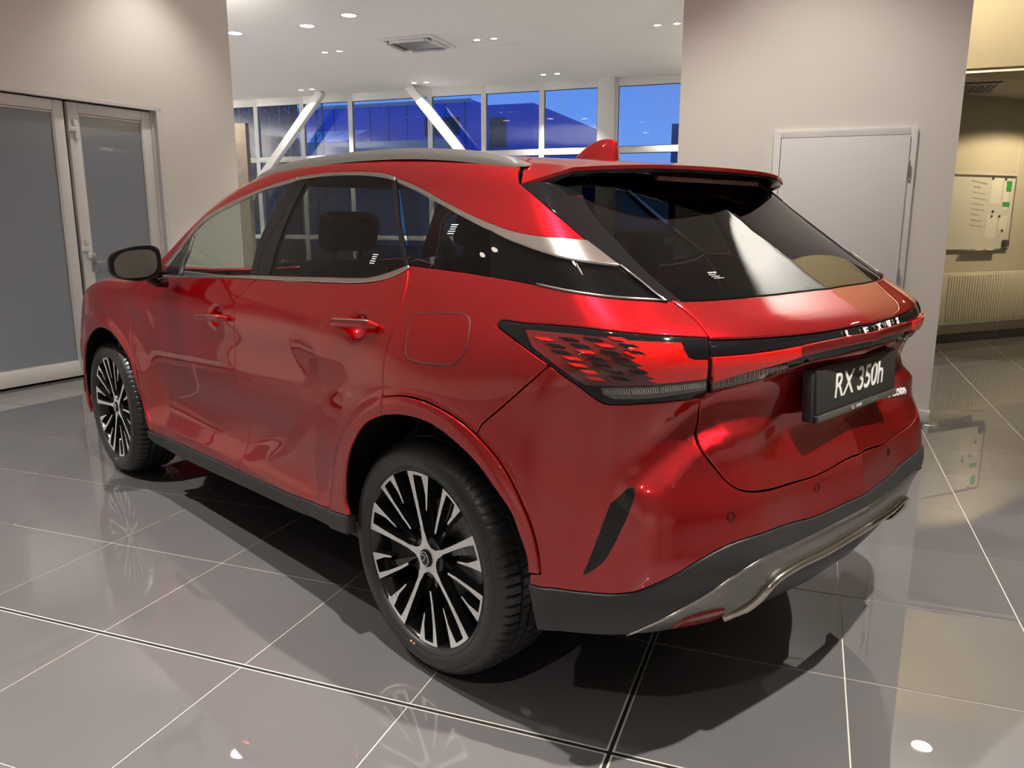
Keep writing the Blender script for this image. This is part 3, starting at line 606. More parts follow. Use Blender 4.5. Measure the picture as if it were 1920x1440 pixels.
SEG = {
 'chrome_top_f': [(2.1054,0.8445,1.2049), (2.0576,0.8219,1.2497), (2.0115,0.7991,1.2948), (1.9330,0.7493,1.3865), (1.8525,0.7138,1.4451), (1.7358,0.6881,1.4886), (1.5186,0.6586,1.5411), (1.3315,0.6430,1.5736), (1.1402,0.6342,1.5976)],
 'chrome_top_m': [(1.1402,0.6342,1.5976), (0.9669,0.6335,1.6041), (0.7835,0.6348,1.6028), (0.6385,0.6369,1.5970), (0.5238,0.6411,1.5871), (0.4539,0.6475,1.5737)],
 'chrome_top_r': [(0.4453,0.6493,1.5700), (0.3119,0.6657,1.5390), (0.1916,0.6868,1.5046), (0.0369,0.7137,1.4613), (-0.0614,0.7281,1.4346), (-0.1484,0.7365,1.4144), (-0.2427,0.7421,1.3954), (-0.3125,0.7417,1.3867), (-0.3739,0.7356,1.3829), (-0.4234,0.7189,1.3802), (-0.4648,0.6928,1.3768)],
 'chrome_in_f': [(2.0720,0.8432,1.2063), (2.0238,0.8211,1.2509), (1.9757,0.7996,1.2939), (1.9026,0.7532,1.3805), (1.8186,0.7200,1.4361), (1.6560,0.6880,1.4878), (1.4168,0.6546,1.5472), (1.1985,0.6429,1.5752), (1.1420,0.6402,1.5836)],
 'chrome_in_m': [(1.1420,0.6402,1.5836), (0.9591,0.6387,1.5926), (0.7758,0.6402,1.5910), (0.6303,0.6430,1.5842), (0.5138,0.6487,1.5712), (0.4484,0.6545,1.5590)],
 'chrome_in_r': [(0.4242,0.6577,1.5524), (0.2993,0.6758,1.5212), (0.1555,0.7016,1.4816), (0.0022,0.7293,1.4372), (-0.1292,0.7470,1.4017), (-0.2146,0.7567,1.3779), (-0.2914,0.7619,1.3601), (-0.3627,0.7650,1.3453), (-0.4278,0.7646,1.3333), (-0.4809,0.7537,1.3257), (-0.5245,0.7336,1.3198), (-0.5742,0.6874,1.3133)],
 'belt_top_f': [(2.0650,0.8631,1.1656), (1.8250,0.8565,1.1721), (1.5839,0.8503,1.1841), (1.3477,0.8436,1.1984), (1.1436,0.8388,1.2085)],
 'belt_bot_f': [(2.0649,0.8687,1.1547), (1.8193,0.8593,1.1663), (1.5788,0.8530,1.1786), (1.3391,0.8483,1.1885), (1.1387,0.8455,1.1944)],
 'belt_top_r': [(1.1436,0.8388,1.2085), (0.9414,0.8377,1.2150), (0.6514,0.8408,1.2267), (0.4552,0.8452,1.2346), (0.3370,0.8464,1.2423), (0.2568,0.8405,1.2586), (0.1939,0.8323,1.2765), (0.1499,0.8252,1.2902)],
 'belt_bot_r': [(1.1387,0.8455,1.1944), (0.9293,0.8451,1.1998), (0.7806,0.8461,1.2060), (0.6111,0.8500,1.2116), (0.4430,0.8537,1.2194), (0.3378,0.8540,1.2280), (0.2447,0.8496,1.2430), (0.1830,0.8407,1.2622), (0.1443,0.8296,1.2829)],
 'blade_rear': [(-0.4648,0.6928,1.3768), (-0.5180,0.6910,1.3466), (-0.5742,0.6874,1.3133)],
 'quarter_bot': [(0.1434,0.8249,1.2910), (-0.0610,0.8264,1.2841), (-0.2113,0.8222,1.2760), (-0.3477,0.8171,1.2661), (-0.4741,0.8131,1.2548), (-0.5802,0.7967,1.2450), (-0.6556,0.7499,1.2384), (-0.6936,0.6986,1.2342), (-0.7106,0.6734,1.2302)],
 'quarter_rear': [(-0.5742,0.6874,1.3133), (-0.6346,0.6810,1.2766), (-0.6787,0.6792,1.2488), (-0.7106,0.6734,1.2302)],
 'dpil_out': [(-0.1711,0.6523,1.5308), (-0.3232,0.6808,1.4547), (-0.4592,0.6942,1.3792), (-0.5745,0.6843,1.3143), (-0.6532,0.6750,1.2662), (-0.7119,0.6680,1.2307)],
 'dpil_in': [(-0.2958,0.4021,1.5731), (-0.3069,0.5131,1.5513), (-0.3322,0.5674,1.5188), (-0.3812,0.5968,1.4714), (-0.4392,0.6128,1.4258), (-0.5340,0.6250,1.3576), (-0.6196,0.6316,1.2988), (-0.6889,0.6318,1.2538), (-0.7260,0.6295,1.2309)],
 'dpil_top': [(-0.1711,0.6523,1.5308), (-0.2762,0.5823,1.5499), (-0.2958,0.4021,1.5731)],
 'seam_roof': [(-0.1632,0.6507,1.5340), (-0.1388,0.6358,1.5555), (-0.1261,0.6146,1.5773), (-0.1189,0.5776,1.5973)],
 'glass_bot': [(-0.7260,0.6295,1.2309), (-0.7604,0.5097,1.2296), (-0.7889,0.3152,1.2297), (-0.8103,0.0768,1.2321), (-0.7870,-0.3112,1.2312), (-0.7366,-0.6383,1.2224)],
 'rail_bot': [(1.6291,0.6500,1.5538), (1.5926,0.6386,1.5728), (1.4969,0.6097,1.6126), (1.3432,0.5968,1.6359), (1.1417,0.5721,1.6596), (0.8953,0.5877,1.6559), (0.6353,0.5863,1.6506), (0.4129,0.5785,1.6428), (0.1214,0.5663,1.6233), (0.0632,0.5711,1.6171), (-0.0987,0.5727,1.6011), (-0.1168,0.5717,1.5992)],
 'seam_fender': [(2.1796,0.8744,1.1505), (2.2756,0.9092,1.0918), (2.3137,0.9324,1.0197), (2.3569,0.9356,0.9175), (2.3452,0.9432,0.7828), (2.3093,0.9452,0.6591), (2.2752,0.9422,0.5344), (2.2200,0.9361,0.4314), (2.1780,0.9306,0.3687)],
 'seam_doors': [(1.1387,0.8455,1.1944), (1.1786,0.8594,1.1657), (1.2181,0.8853,1.1153), (1.2131,0.9102,1.0544), (1.2179,0.9164,0.9852), (1.2317,0.9169,0.8366), (1.2246,0.9092,0.7243), (1.2163,0.8930,0.6245), (1.2015,0.8897,0.5500), (1.2124,0.8961,0.4950), (1.2272,0.9164,0.4416), (1.2585,0.9230,0.3825)],
 'seam_rdoor': [(0.1443,0.8296,1.2829), (0.1244,0.8484,1.2506), (0.1033,0.8828,1.1886), (0.0949,0.9125,1.1323), (0.1010,0.9469,1.0575), (0.1043,0.9632,0.9935), (0.1050,0.9686,0.9225), (0.0952,0.9815,0.8484)],
 'sill_top_f': [(2.1795,0.9304,0.3646), (1.7888,0.9181,0.3693), (1.5026,0.9188,0.3766), (1.2585,0.9230,0.3825)],
 'sill_top_r': [(1.2585,0.9230,0.3825), (0.8987,0.9301,0.3943), (0.6086,0.9411,0.4158), (0.3420,0.9662,0.4458)],
 'sill_bot': [(2.2491,0.9387,0.3326), (2.1868,0.9237,0.3095), (1.8218,0.9103,0.2990), (1.2481,0.9151,0.3183), (0.7750,0.9251,0.3386), (0.3397,0.9692,0.3828)],
 'arch_in': [(0.3338,0.9661,0.4530), (0.3634,0.9621,0.4976), (0.3579,0.9638,0.5680), (0.3229,0.9719,0.6529), (0.2698,0.9777,0.7311), (0.2007,0.9798,0.7948), (0.1137,0.9814,0.8354), (0.0013,0.9816,0.8625), (-0.0797,0.9797,0.8672), (-0.1638,0.9759,0.8570), (-0.2513,0.9712,0.8240), (-0.3262,0.9668,0.7846), (-0.3899,0.9626,0.7326), (-0.4495,0.9563,0.6749), (-0.4692,0.9518,0.6314), (-0.4948,0.9449,0.5652), (-0.4997,0.9430,0.5177)],
 'arch_out': [(0.4045,0.9568,0.6897), (0.3603,0.9612,0.7426), (0.2531,0.9721,0.8185), (0.1568,0.9741,0.8758), (0.0879,0.9748,0.9030), (-0.0027,0.9749,0.9207), (-0.0921,0.9721,0.9221), (-0.1738,0.9673,0.9102), (-0.2581,0.9606,0.8844), (-0.3227,0.9553,0.8538), (-0.3781,0.9514,0.8169), (-0.4255,0.9491,0.7739), (-0.4721,0.9471,0.7142), (-0.5075,0.9425,0.6519), (-0.5287,0.9395,0.5863), (-0.5382,0.9390,0.5264)],
 'arch_f_in': [(2.3265,0.9522,0.6113), (2.3627,0.9571,0.7087), (2.4333,0.9621,0.7745), (2.5163,0.9655,0.8215), (2.6313,0.9699,0.8524), (2.7621,0.9743,0.8494), (2.8867,0.9766,0.8125), (3.0105,0.9751,0.7388), (3.0799,0.9689,0.6736)],
 'arch_f_low': [(2.3265,0.9522,0.6113), (2.2762,0.9452,0.4975), (2.2380,0.9392,0.3725)],
 'seam_bumper': [(-0.3108,0.9563,0.8600), (-0.3226,0.9511,0.8859), (-0.3771,0.9423,0.9339), (-0.4425,0.9339,0.9898), (-0.5372,0.9104,1.0775)],
 'fuel': [(0.0102,0.8998,1.1565), (-0.1850,0.8862,1.1690), (-0.2133,0.8912,1.1571), (-0.2319,0.9117,1.1164), (-0.2340,0.9334,1.0672), (-0.2064,0.9450,1.0398), (-0.1660,0.9501,1.0321), (-0.0399,0.9570,1.0288), (-0.0044,0.9553,1.0367), (0.0085,0.9490,1.0551), (0.0261,0.9182,1.1217), (0.0250,0.9046,1.1476)],
 'lamp_top': [(-0.3180,0.8877,1.1520), (-0.3245,0.8810,1.1633), (-0.4029,0.8748,1.1645), (-0.5804,0.8572,1.1693), (-0.6892,0.8299,1.1657), (-0.7700,0.7735,1.1602), (-0.8326,0.6709,1.1506)],
 'lamp_bot': [(-0.3180,0.8877,1.1520), (-0.4300,0.9012,1.1135), (-0.5382,0.9108,1.0763), (-0.6206,0.8990,1.0360), (-0.6686,0.8766,1.0023), (-0.6835,0.8681,0.9948), (-0.7595,0.8043,0.9991), (-0.7941,0.7395,0.9998), (-0.8142,0.6495,0.9970), (-0.8166,0.6377,0.9973)],
 'lamp_right': [(-0.8326,0.6709,1.1506), (-0.8481,0.6850,1.1060), (-0.8402,0.6705,1.0519), (-0.8166,0.6377,0.9973)],
 'gate_left_up': [(-0.7077,0.6573,1.2360), (-0.7618,0.6511,1.2040), (-0.8013,0.6567,1.1785), (-0.8270,0.6634,1.1583), (-0.8378,0.6668,1.1470)],
 'gate_left_lo': [(-0.8208,0.6503,1.0073), (-0.8059,0.6481,0.9433), (-0.8130,0.6679,0.8989), (-0.8391,0.6767,0.8691), (-0.8607,0.6474,0.8245), (-0.8840,0.6208,0.7866), (-0.9023,0.5928,0.7656), (-0.9166,0.5461,0.7528)],
 'gate_bot': [(-0.9166,0.5461,0.7528), (-0.9247,0.4360,0.7400), (-0.9365,0.2543,0.7308), (-0.9500,0.0570,0.7475), (-0.9308,-0.2559,0.7452), (-0.9210,-0.4847,0.7501)],
 'bar_top': [(-0.8372,0.6659,1.1480), (-0.8826,0.5344,1.1425), (-0.9236,0.2969,1.1356), (-0.9472,0.0520,1.1382), (-0.8890,-0.5449,1.1281)],
 'bar_mid': [(-0.8503,0.6796,1.1075), (-0.8828,0.5875,1.1066), (-0.9104,0.4612,1.1075), (-0.9309,0.3080,1.1119), (-0.9553,0.0666,1.1165), (-0.8919,-0.5538,1.1072)],
 'bar_low': [(-0.8420,0.6608,1.0481), (-0.8770,0.5725,1.0651), (-0.9122,0.4232,1.0786), (-0.9301,0.3017,1.0855), (-0.9561,0.0632,1.0923), (-0.8883,-0.5501,1.0784)],
 'bar_under': [(-0.8252,0.6249,1.0072), (-0.8715,0.5003,1.0270), (-0.8916,0.3647,1.0400), (-0.9236,0.2837,1.0587), (-0.9371,0.1687,1.0611), (-0.9514,0.0466,1.0680), (-0.9011,-0.4154,1.0521)],
 'vent': [(-0.7295,0.8323,0.7835), (-0.7461,0.8201,0.7879), (-0.7500,0.8289,0.7659), (-0.7354,0.8452,0.6964), (-0.7106,0.8593,0.6286), (-0.6918,0.8729,0.5876), (-0.6490,0.8970,0.5479), (-0.6584,0.8900,0.5819), (-0.6813,0.8728,0.6690), (-0.6982,0.8583,0.7406)],
 'bump_low': [(-0.5019,0.9435,0.4852), (-0.6395,0.9034,0.4998), (-0.7311,0.8602,0.5112), (-0.7739,0.8373,0.5254), (-0.8311,0.8073,0.5647), (-0.8834,0.7318,0.6125), (-0.9212,0.6286,0.6417), (-0.9435,0.4854,0.6404), (-0.9506,0.2915,0.6203), (-0.9698,0.1021,0.6235), (-0.9613,-0.1848,0.6256), (-0.9415,-0.5260,0.6436)],
 'bump_front': [(-0.5027,0.9427,0.5164), (-0.5019,0.9435,0.4852)],
 'clad_front': [(-0.5019,0.9435,0.4852), (-0.5196,0.9453,0.4294), (-0.5284,0.9350,0.3657)],
 'clad_low': [(-0.7319,0.8156,0.3874), (-0.7892,0.7917,0.4317), (-0.8501,0.7238,0.4804), (-0.8831,0.6670,0.5127), (-0.9193,0.6156,0.5549), (-0.9446,0.5424,0.5802), (-0.9541,0.3622,0.5737), (-0.9716,0.1780,0.5808), (-0.9828,-0.0463,0.5892), (-0.9515,-0.4269,0.5800), (-0.9470,-0.5360,0.5940)],
 'clad_bot': [(-0.5284,0.9350,0.3657), (-0.6284,0.8874,0.3769), (-0.7319,0.8156,0.3874)],
 'skid_bot': [(-0.7319,0.8156,0.3874), (-0.7797,0.7226,0.3812), (-0.8209,0.6145,0.3777), (-0.8487,0.5269,0.3810), (-0.8709,0.4775,0.3932)],
 'lip': [(-0.8801,0.4950,0.4065), (-0.9302,0.4649,0.4817), (-0.9462,0.3916,0.5057), (-0.9666,0.2321,0.5136), (-0.9871,-0.0473,0.5391), (-0.9502,-0.3727,0.5147)],
 'reflector': [(-0.7976,0.7165,0.3964), (-0.8378,0.7016,0.4340), (-0.8795,0.5955,0.4353), (-0.8473,0.5869,0.3954), (-0.8270,0.6485,0.3963)],
 'diff_bot': [(-0.8709,0.4775,0.3932), (-0.7961,0.2795,0.2862), (-0.8195,0.1290,0.2902), (-0.9101,0.0021,0.3695), (-0.9710,-0.2136,0.4437)],
 'vent_line': [(-0.7416,0.8234,0.7868), (-0.7820,0.7636,0.8258), (-0.8155,0.6713,0.8939)],
 'sill_top_ff': [(2.2449,0.9414,0.3679), (2.1795,0.9304,0.3646)],
 'pil_a': [(1.1973,0.6437,1.5733), (1.2345,0.6808,1.4960), (1.2459,0.7330,1.4093), (1.2381,0.7862,1.3150), (1.2058,0.8388,1.2081)],
 'pil_b': [(1.1314,0.6401,1.5841), (1.1454,0.7150,1.4395), (1.1668,0.7692,1.3472), (1.1648,0.8090,1.2708), (1.1443,0.8385,1.2091)],
 'pil_c': [(1.0665,0.6417,1.5819), (1.0950,0.6876,1.4857), (1.0836,0.7518,1.3790), (1.0655,0.8003,1.2893), (1.0435,0.8373,1.2131)],
 'rdoor_edge': [(0.4483,0.6545,1.5589), (0.3372,0.7268,1.4403), (0.2489,0.7786,1.3643), (0.1521,0.8253,1.2901)],
 'sashr_a': [(0.4669,0.6553,1.5569), (0.3528,0.7273,1.4389), (0.2647,0.7779,1.3647), (0.1750,0.8254,1.2892)],
 'sashr_b': [(0.4445,0.6558,1.5562), (0.3302,0.7279,1.4389), (0.2411,0.7782,1.3652), (0.1509,0.8252,1.2902)],
 'sash_a': [(1.9276,0.7713,1.3479), (1.9153,0.8067,1.2794), (1.9162,0.8361,1.2171), (1.9044,0.8561,1.1743)],
 'sash_b': [(1.9123,0.7668,1.3562), (1.8871,0.8062,1.2803), (1.8904,0.8354,1.2182), (1.8781,0.8557,1.1747)],
 'sail_t': [(2.0680,0.8506,1.1910), (2.0044,0.8136,1.2660), (1.9276,0.7713,1.3479)],
 'sail_bt': [(1.9044,0.8561,1.1743), (2.0441,0.8617,1.1675)],
 'seam_rdoor_q': [(0.1443,0.8296,1.2829), (0.1244,0.8484,1.2506), (0.1033,0.8828,1.1886), (0.0949,0.9125,1.1323), (0.1010,0.9469,1.0575), (0.1043,0.9632,0.9935), (0.1050,0.9686,0.9225), (0.0976,0.9742,0.9010)],
 'arch_in_d': [(0.3338,0.9661,0.4530), (0.3634,0.9621,0.4976), (0.3579,0.9638,0.5680), (0.3229,0.9719,0.6529), (0.2698,0.9777,0.7311), (0.2007,0.9798,0.7948), (0.1256,0.9812,0.8311), (0.0936,0.9816,0.8425)],
 'arch_in_q': [(0.0878,0.9817,0.8442), (0.0447,0.9819,0.8547), (0.0013,0.9816,0.8625), (-0.0797,0.9797,0.8672), (-0.1638,0.9759,0.8570), (-0.2513,0.9712,0.8240), (-0.3262,0.9668,0.7846), (-0.3899,0.9626,0.7326), (-0.4495,0.9563,0.6749), (-0.4692,0.9518,0.6314), (-0.4948,0.9449,0.5652), (-0.4997,0.9430,0.5177)],
 'arch_out_q': [(0.0976,0.9742,0.9010), (-0.0027,0.9749,0.9207), (-0.0921,0.9721,0.9221), (-0.1738,0.9673,0.9102), (-0.2581,0.9606,0.8844), (-0.3108,0.9563,0.8600)],
 'arch_out_b': [(-0.3108,0.9563,0.8600), (-0.3781,0.9514,0.8169), (-0.4255,0.9491,0.7739), (-0.4721,0.9471,0.7142), (-0.5075,0.9425,0.6519), (-0.5287,0.9395,0.5863), (-0.5382,0.9390,0.5264)],
 'lamp_bot_a': [(-0.3180,0.8877,1.1520), (-0.4300,0.9012,1.1135), (-0.5382,0.9108,1.0763)],
 'lamp_bot_b': [(-0.5382,0.9108,1.0763), (-0.6206,0.8990,1.0360), (-0.6686,0.8766,1.0023), (-0.6835,0.8681,0.9948), (-0.7595,0.8043,0.9991), (-0.7941,0.7395,0.9998), (-0.8142,0.6495,0.9970), (-0.8166,0.6377,0.9973)],
 'dpil_out0': [(-0.1711,0.6523,1.5308), (-0.3232,0.6808,1.4547), (-0.4592,0.6942,1.3792)],
 'rail_in': [(1.4969,0.6097,1.6126), (1.3432,0.5968,1.6359), (1.1417,0.5721,1.6596), (0.8953,0.5877,1.6559), (0.6353,0.5863,1.6506), (0.4129,0.5785,1.6428), (0.1214,0.5663,1.6233), (0.0632,0.5711,1.6171), (-0.0987,0.5727,1.6011), (-0.1168,0.5717,1.5992)],
 'bar_l1': [(-0.8371,0.6656,1.1482), (-0.8501,0.6800,1.1075)],
 'bar_l2': [(-0.8501,0.6800,1.1075), (-0.8420,0.6614,1.0486)],
 'bar_l3': [(-0.8420,0.6614,1.0486), (-0.8250,0.6259,1.0072)],
 'rev_top': [(-0.8416,0.6567,1.0445), (-0.8758,0.5702,1.0616), (-0.9098,0.4103,1.0661)],
 'rev_bot': [(-0.8295,0.6325,1.0151), (-0.8611,0.5408,1.0268), (-0.8856,0.4422,1.0380), (-0.9036,0.3963,1.0521)],
 'len_all': [(-0.4257,0.8821,1.1492), (-0.5891,0.8667,1.1521), (-0.7068,0.8354,1.1491), (-0.8056,0.7443,1.1445), (-0.8234,0.7391,1.1110), (-0.8318,0.7221,1.1043), (-0.8462,0.6896,1.1029), (-0.8381,0.6765,1.0525), (-0.7807,0.7920,1.0465), (-0.6405,0.8913,1.0379), (-0.5980,0.9048,1.0594), (-0.5343,0.9068,1.0865), (-0.4687,0.8997,1.1117)],
 'len_red': [(-0.7086,0.8375,1.1451), (-0.7653,0.7992,1.1448), (-0.8074,0.7466,1.1409), (-0.8235,0.7391,1.1093), (-0.8318,0.7220,1.1033), (-0.8459,0.6902,1.1013), (-0.8385,0.6791,1.0556), (-0.8111,0.7394,1.0531), (-0.7824,0.7918,1.0508), (-0.7659,0.8166,1.0596), (-0.7783,0.8036,1.0630), (-0.7575,0.8279,1.0750), (-0.7708,0.8162,1.0786), (-0.7470,0.8364,1.0897), (-0.7611,0.8256,1.0925), (-0.7345,0.8422,1.1054), (-0.7476,0.8329,1.1093), (-0.7167,0.8467,1.1214), (-0.7300,0.8375,1.1259)],
 'len_clear': [(-0.6753,0.8755,1.0358), (-0.7451,0.8313,1.0417), (-0.8018,0.7543,1.0477), (-0.8370,0.6776,1.0507), (-0.8287,0.6622,1.0241), (-0.7966,0.7444,1.0175), (-0.7604,0.8063,1.0116), (-0.7010,0.8587,1.0093), (-0.6794,0.8721,1.0195)],
 'len_clear_t': [(-0.6843,0.8708,1.0348), (-0.7450,0.8311,1.0407), (-0.8016,0.7539,1.0466), (-0.8360,0.6790,1.0497)],
 'len_clear_b': [(-0.6896,0.8658,1.0126), (-0.7427,0.8265,1.0118), (-0.7967,0.7446,1.0182), (-0.8277,0.6636,1.0231)],
 'skid_tail': [(-0.8412,0.5435,0.3774), (-0.8595,0.5128,0.3888), (-0.8804,0.5010,0.4081)],
 'sill_end': [(0.3421,0.9661,0.4464), (0.3411,0.9682,0.4147), (0.3347,0.9695,0.3844)],
 'sill_fr': [(2.2502,0.9392,0.3325), (2.2449,0.9414,0.3679)],
 'quarter_bot_t': [(-0.3987,0.8147,1.2628), (-0.4741,0.8131,1.2548), (-0.5802,0.7967,1.2450), (-0.6556,0.7499,1.2384), (-0.6936,0.6986,1.2342), (-0.7106,0.6734,1.2302)],
 'chrome_in_r2': [(-0.1292,0.7470,1.4017), (-0.2146,0.7567,1.3779), (-0.2914,0.7619,1.3601), (-0.3627,0.7650,1.3453), (-0.4278,0.7646,1.3333), (-0.4809,0.7537,1.3257), (-0.5245,0.7336,1.3198), (-0.5742,0.6874,1.3133)],
 'quarter_bot2': [(-0.2113,0.8222,1.2760), (-0.3477,0.8171,1.2661), (-0.4741,0.8131,1.2548), (-0.5802,0.7967,1.2450), (-0.6556,0.7499,1.2384), (-0.6936,0.6986,1.2342), (-0.7106,0.6734,1.2302)],
 'dpil_foot': [(-0.7090,0.6689,1.2323), (-0.7294,0.6311,1.2284)],
 'bar_mid_o': [(-0.8503,0.6796,1.1075), (-0.8828,0.5875,1.1066), (-0.9104,0.4612,1.1075), (-0.9217,0.3824,1.1094)],
 'bar_low_o': [(-0.8420,0.6608,1.0481), (-0.8770,0.5725,1.0651), (-0.9122,0.4232,1.0786), (-0.9205,0.3760,1.0847)],
 'apillar': [(1.72, 0.6, 1.56), (1.9, 0.665, 1.46), (2.1, 0.76, 1.32), (2.27, 0.85, 1.19)],
 'roof_rear': [(0.04, 0, 1.6), (0.02, 0.3, 1.6), (-0.05, 0.5, 1.6)],
 'roof_front': [(1.6, 0.6, 1.6), (1.68, 0.3, 1.6), (1.7, 0, 1.6)],
 'scr_top': [(1.71, 0, 1.6), (1.69, 0.3, 1.6), (1.62, 0.58, 1.6)],
 'scr_side': [(1.62, 0.58, 1.6), (1.9, 0.655, 1.5), (2.1, 0.75, 1.3), (2.25, 0.82, 1.2)],
 'scr_bot': [(2.25, 0.82, 1.2), (2.42, 0.4, 1.1), (2.46, 0, 1.1)],
 'hood_back': [(2.48, 0, 1), (2.44, 0.4, 1), (2.29, 0.79, 1)],
 'hood_side': [(2.29, 0.79, 1), (2.6, 0.785, 1), (3.0, 0.755, 1), (3.3, 0.69, 1)],
 'hood_front': [(3.3, 0.69, 1), (3.5, 0.4, 1), (3.56, 0, 1)],
 'wing_front': [(3.21, 0.95, 0.55), (3.215, 0.95, 0.42), (3.19, 0.93, 0.3)],
 'wing_front2': [(3.27, 0.93, 0.3), (3.35, 0.9, 0.7), (3.34, 0.8, 0.98)],
 'wing_top': [(3.32, 0.72, 1.02), (3.0, 0.775, 1.1), (2.6, 0.805, 1.14), (2.29, 0.82, 1.17)],
 'fb_top': [(3.355, 0.85, 0.92), (3.55, 0.6, 0.9), (3.68, 0.3, 0.88), (3.71, 0.0, 0.88)],
 'fb_c': [(3.71, 0, 0.88), (3.7, 0, 0.26)],
 'fb_bot': [(3.7, 0, 0.26), (3.6, 0.5, 0.26), (3.28, 0.9, 0.26)],
 'fb_side': [(3.28, 0.9, 0.28), (3.36, 0.9, 0.7), (3.355, 0.85, 0.92)],
 'rw_top': [(-0.27, 0, 1.575), (-0.27, 0.2, 1.576), (-0.262, 0.356, 1.576)],
 'diff_side': [(-0.885, 0.5, 0.405), (-0.87, 0.45, 0.33)],
 'diff_low': [(-0.86, 0.43, 0.31), (-0.9, 0.2, 0.29), (-0.92, 0, 0.29)],
 'rail_top': [(1.66, 0.587, 1.585), (1.62, 0.587, 1.6), (1.4, 0.587, 1.645), (1.116, 0.587, 1.664), (0.827, 0.587, 1.671), (0.515, 0.587, 1.667), (0.295, 0.587, 1.655), (0.081, 0.587, 1.634), (-0.06, 0.587, 1.612), (-0.15, 0.587, 1.597)],
}
LOUV = [[(-0.4641,0.8876,1.1346), (-0.5112,0.8833,1.1357), (-0.5337,0.8843,1.1306), (-0.4924,0.8888,1.1286)], [(-0.5390,0.8775,1.1416), (-0.5835,0.8729,1.1425), (-0.6046,0.8736,1.1373), (-0.5658,0.8786,1.1356)], [(-0.6095,0.8666,1.1481), (-0.6486,0.8582,1.1481), (-0.6667,0.8562,1.1424), (-0.6334,0.8658,1.1418)], [(-0.6704,0.8482,1.1528), (-0.7041,0.8347,1.1517), (-0.7201,0.8310,1.1457), (-0.6913,0.8448,1.1460)], [(-0.5064,0.8907,1.1232), (-0.5520,0.8861,1.1244), (-0.5737,0.8869,1.1194), (-0.5337,0.8916,1.1173)], [(-0.5790,0.8803,1.1303), (-0.6211,0.8744,1.1311), (-0.6400,0.8730,1.1256), (-0.6045,0.8807,1.1244)], [(-0.6448,0.8662,1.1363), (-0.6809,0.8551,1.1358), (-0.6974,0.8516,1.1300), (-0.6665,0.8634,1.1297)], [(-0.7014,0.8440,1.1403), (-0.7328,0.8284,1.1389), (-0.7473,0.8230,1.1327), (-0.7205,0.8388,1.1333)], [(-0.5304,0.8956,1.1104), (-0.5752,0.8909,1.1117), (-0.5959,0.8909,1.1066), (-0.5570,0.8962,1.1046)], [(-0.6014,0.8847,1.1176), (-0.6409,0.8764,1.1180), (-0.6584,0.8737,1.1123), (-0.6249,0.8832,1.1114)], [(-0.6637,0.8675,1.1231), (-0.6981,0.8549,1.1224), (-0.7135,0.8502,1.1164), (-0.6839,0.8632,1.1163)], [(-0.7181,0.8435,1.1269), (-0.7482,0.8265,1.1252), (-0.7615,0.8196,1.1187), (-0.7359,0.8368,1.1196)], [(-0.5700,0.8976,1.0994), (-0.6116,0.8907,1.1003), (-0.6297,0.8882,1.0948), (-0.5946,0.8967,1.0934)], [(-0.6357,0.8828,1.1058), (-0.6718,0.8714,1.1056), (-0.6876,0.8670,1.0997), (-0.6566,0.8787,1.0992)], [(-0.6933,0.8614,1.1105), (-0.7253,0.8464,1.1094), (-0.7390,0.8400,1.1031), (-0.7116,0.8551,1.1034)], [(-0.5908,0.9000,1.0864), (-0.6296,0.8905,1.0869), (-0.6462,0.8865,1.0811), (-0.6130,0.8968,1.0800)], [(-0.6529,0.8819,1.0923), (-0.6872,0.8688,1.0918), (-0.7018,0.8630,1.0856), (-0.6721,0.8762,1.0853)], [(-0.7081,0.8583,1.0966), (-0.7385,0.8416,1.0952), (-0.7510,0.8335,1.0885), (-0.7250,0.8504,1.0892)], [(-0.6230,0.8952,1.0743), (-0.6587,0.8829,1.0742), (-0.6736,0.8773,1.0681), (-0.6427,0.8896,1.0674)], [(-0.6807,0.8734,1.0794), (-0.7127,0.8579,1.0784), (-0.7257,0.8504,1.0718), (-0.6981,0.8657,1.0720)], [(-0.7324,0.8463,1.0830), (-0.7601,0.8263,1.0808), (-0.7705,0.8155,1.0735), (-0.7473,0.8359,1.0750)], [(-0.6382,0.8918,1.0602), (-0.6723,0.8780,1.0598), (-0.6862,0.8712,1.0535), (-0.6566,0.8849,1.0531)], [(-0.6938,0.8679,1.0649), (-0.7242,0.8507,1.0636), (-0.7361,0.8417,1.0567), (-0.7099,0.8588,1.0572)]]
def cr_resample(P, step=.012):
    P = np.asarray(P, float)
    if len(P) < 3:
        n = max(int(np.linalg.norm(P[-1] - P[0]) / step), 1); t = np.linspace(0, 1, n + 1)[:, None]; return P[0] * (1 - t) + P[-1] * t
    Q = np.vstack([2 * P[0] - P[1], P, 2 * P[-1] - P[-2]]); out = []
    for i in range(1, len(Q) - 2):
        p0, p1, p2, p3 = Q[i - 1], Q[i], Q[i + 1], Q[i + 2]
        d1 = max(np.linalg.norm(p1 - p0), 1e-5) ** .5; d2 = max(np.linalg.norm(p2 - p1), 1e-5) ** .5; d3 = max(np.linalg.norm(p3 - p2), 1e-5) ** .5
        m1 = (p2 - p1) + d2 * ((p1 - p0) / d1 - (p2 - p0) / (d1 + d2)); m2 = (p2 - p1) + d2 * ((p3 - p2) / d3 - (p3 - p1) / (d2 + d3))
        n = max(int(np.linalg.norm(p2 - p1) / step), 1)
        for k in range(n):
            t = k / n; out.append((2 * t**3 - 3 * t**2 + 1) * p1 + (t**3 - 2 * t**2 + t) * m1 + (-2 * t**3 + 3 * t**2) * p2 + (t**3 - t**2) * m2)
    out.append(P[-1]); return np.array(out)
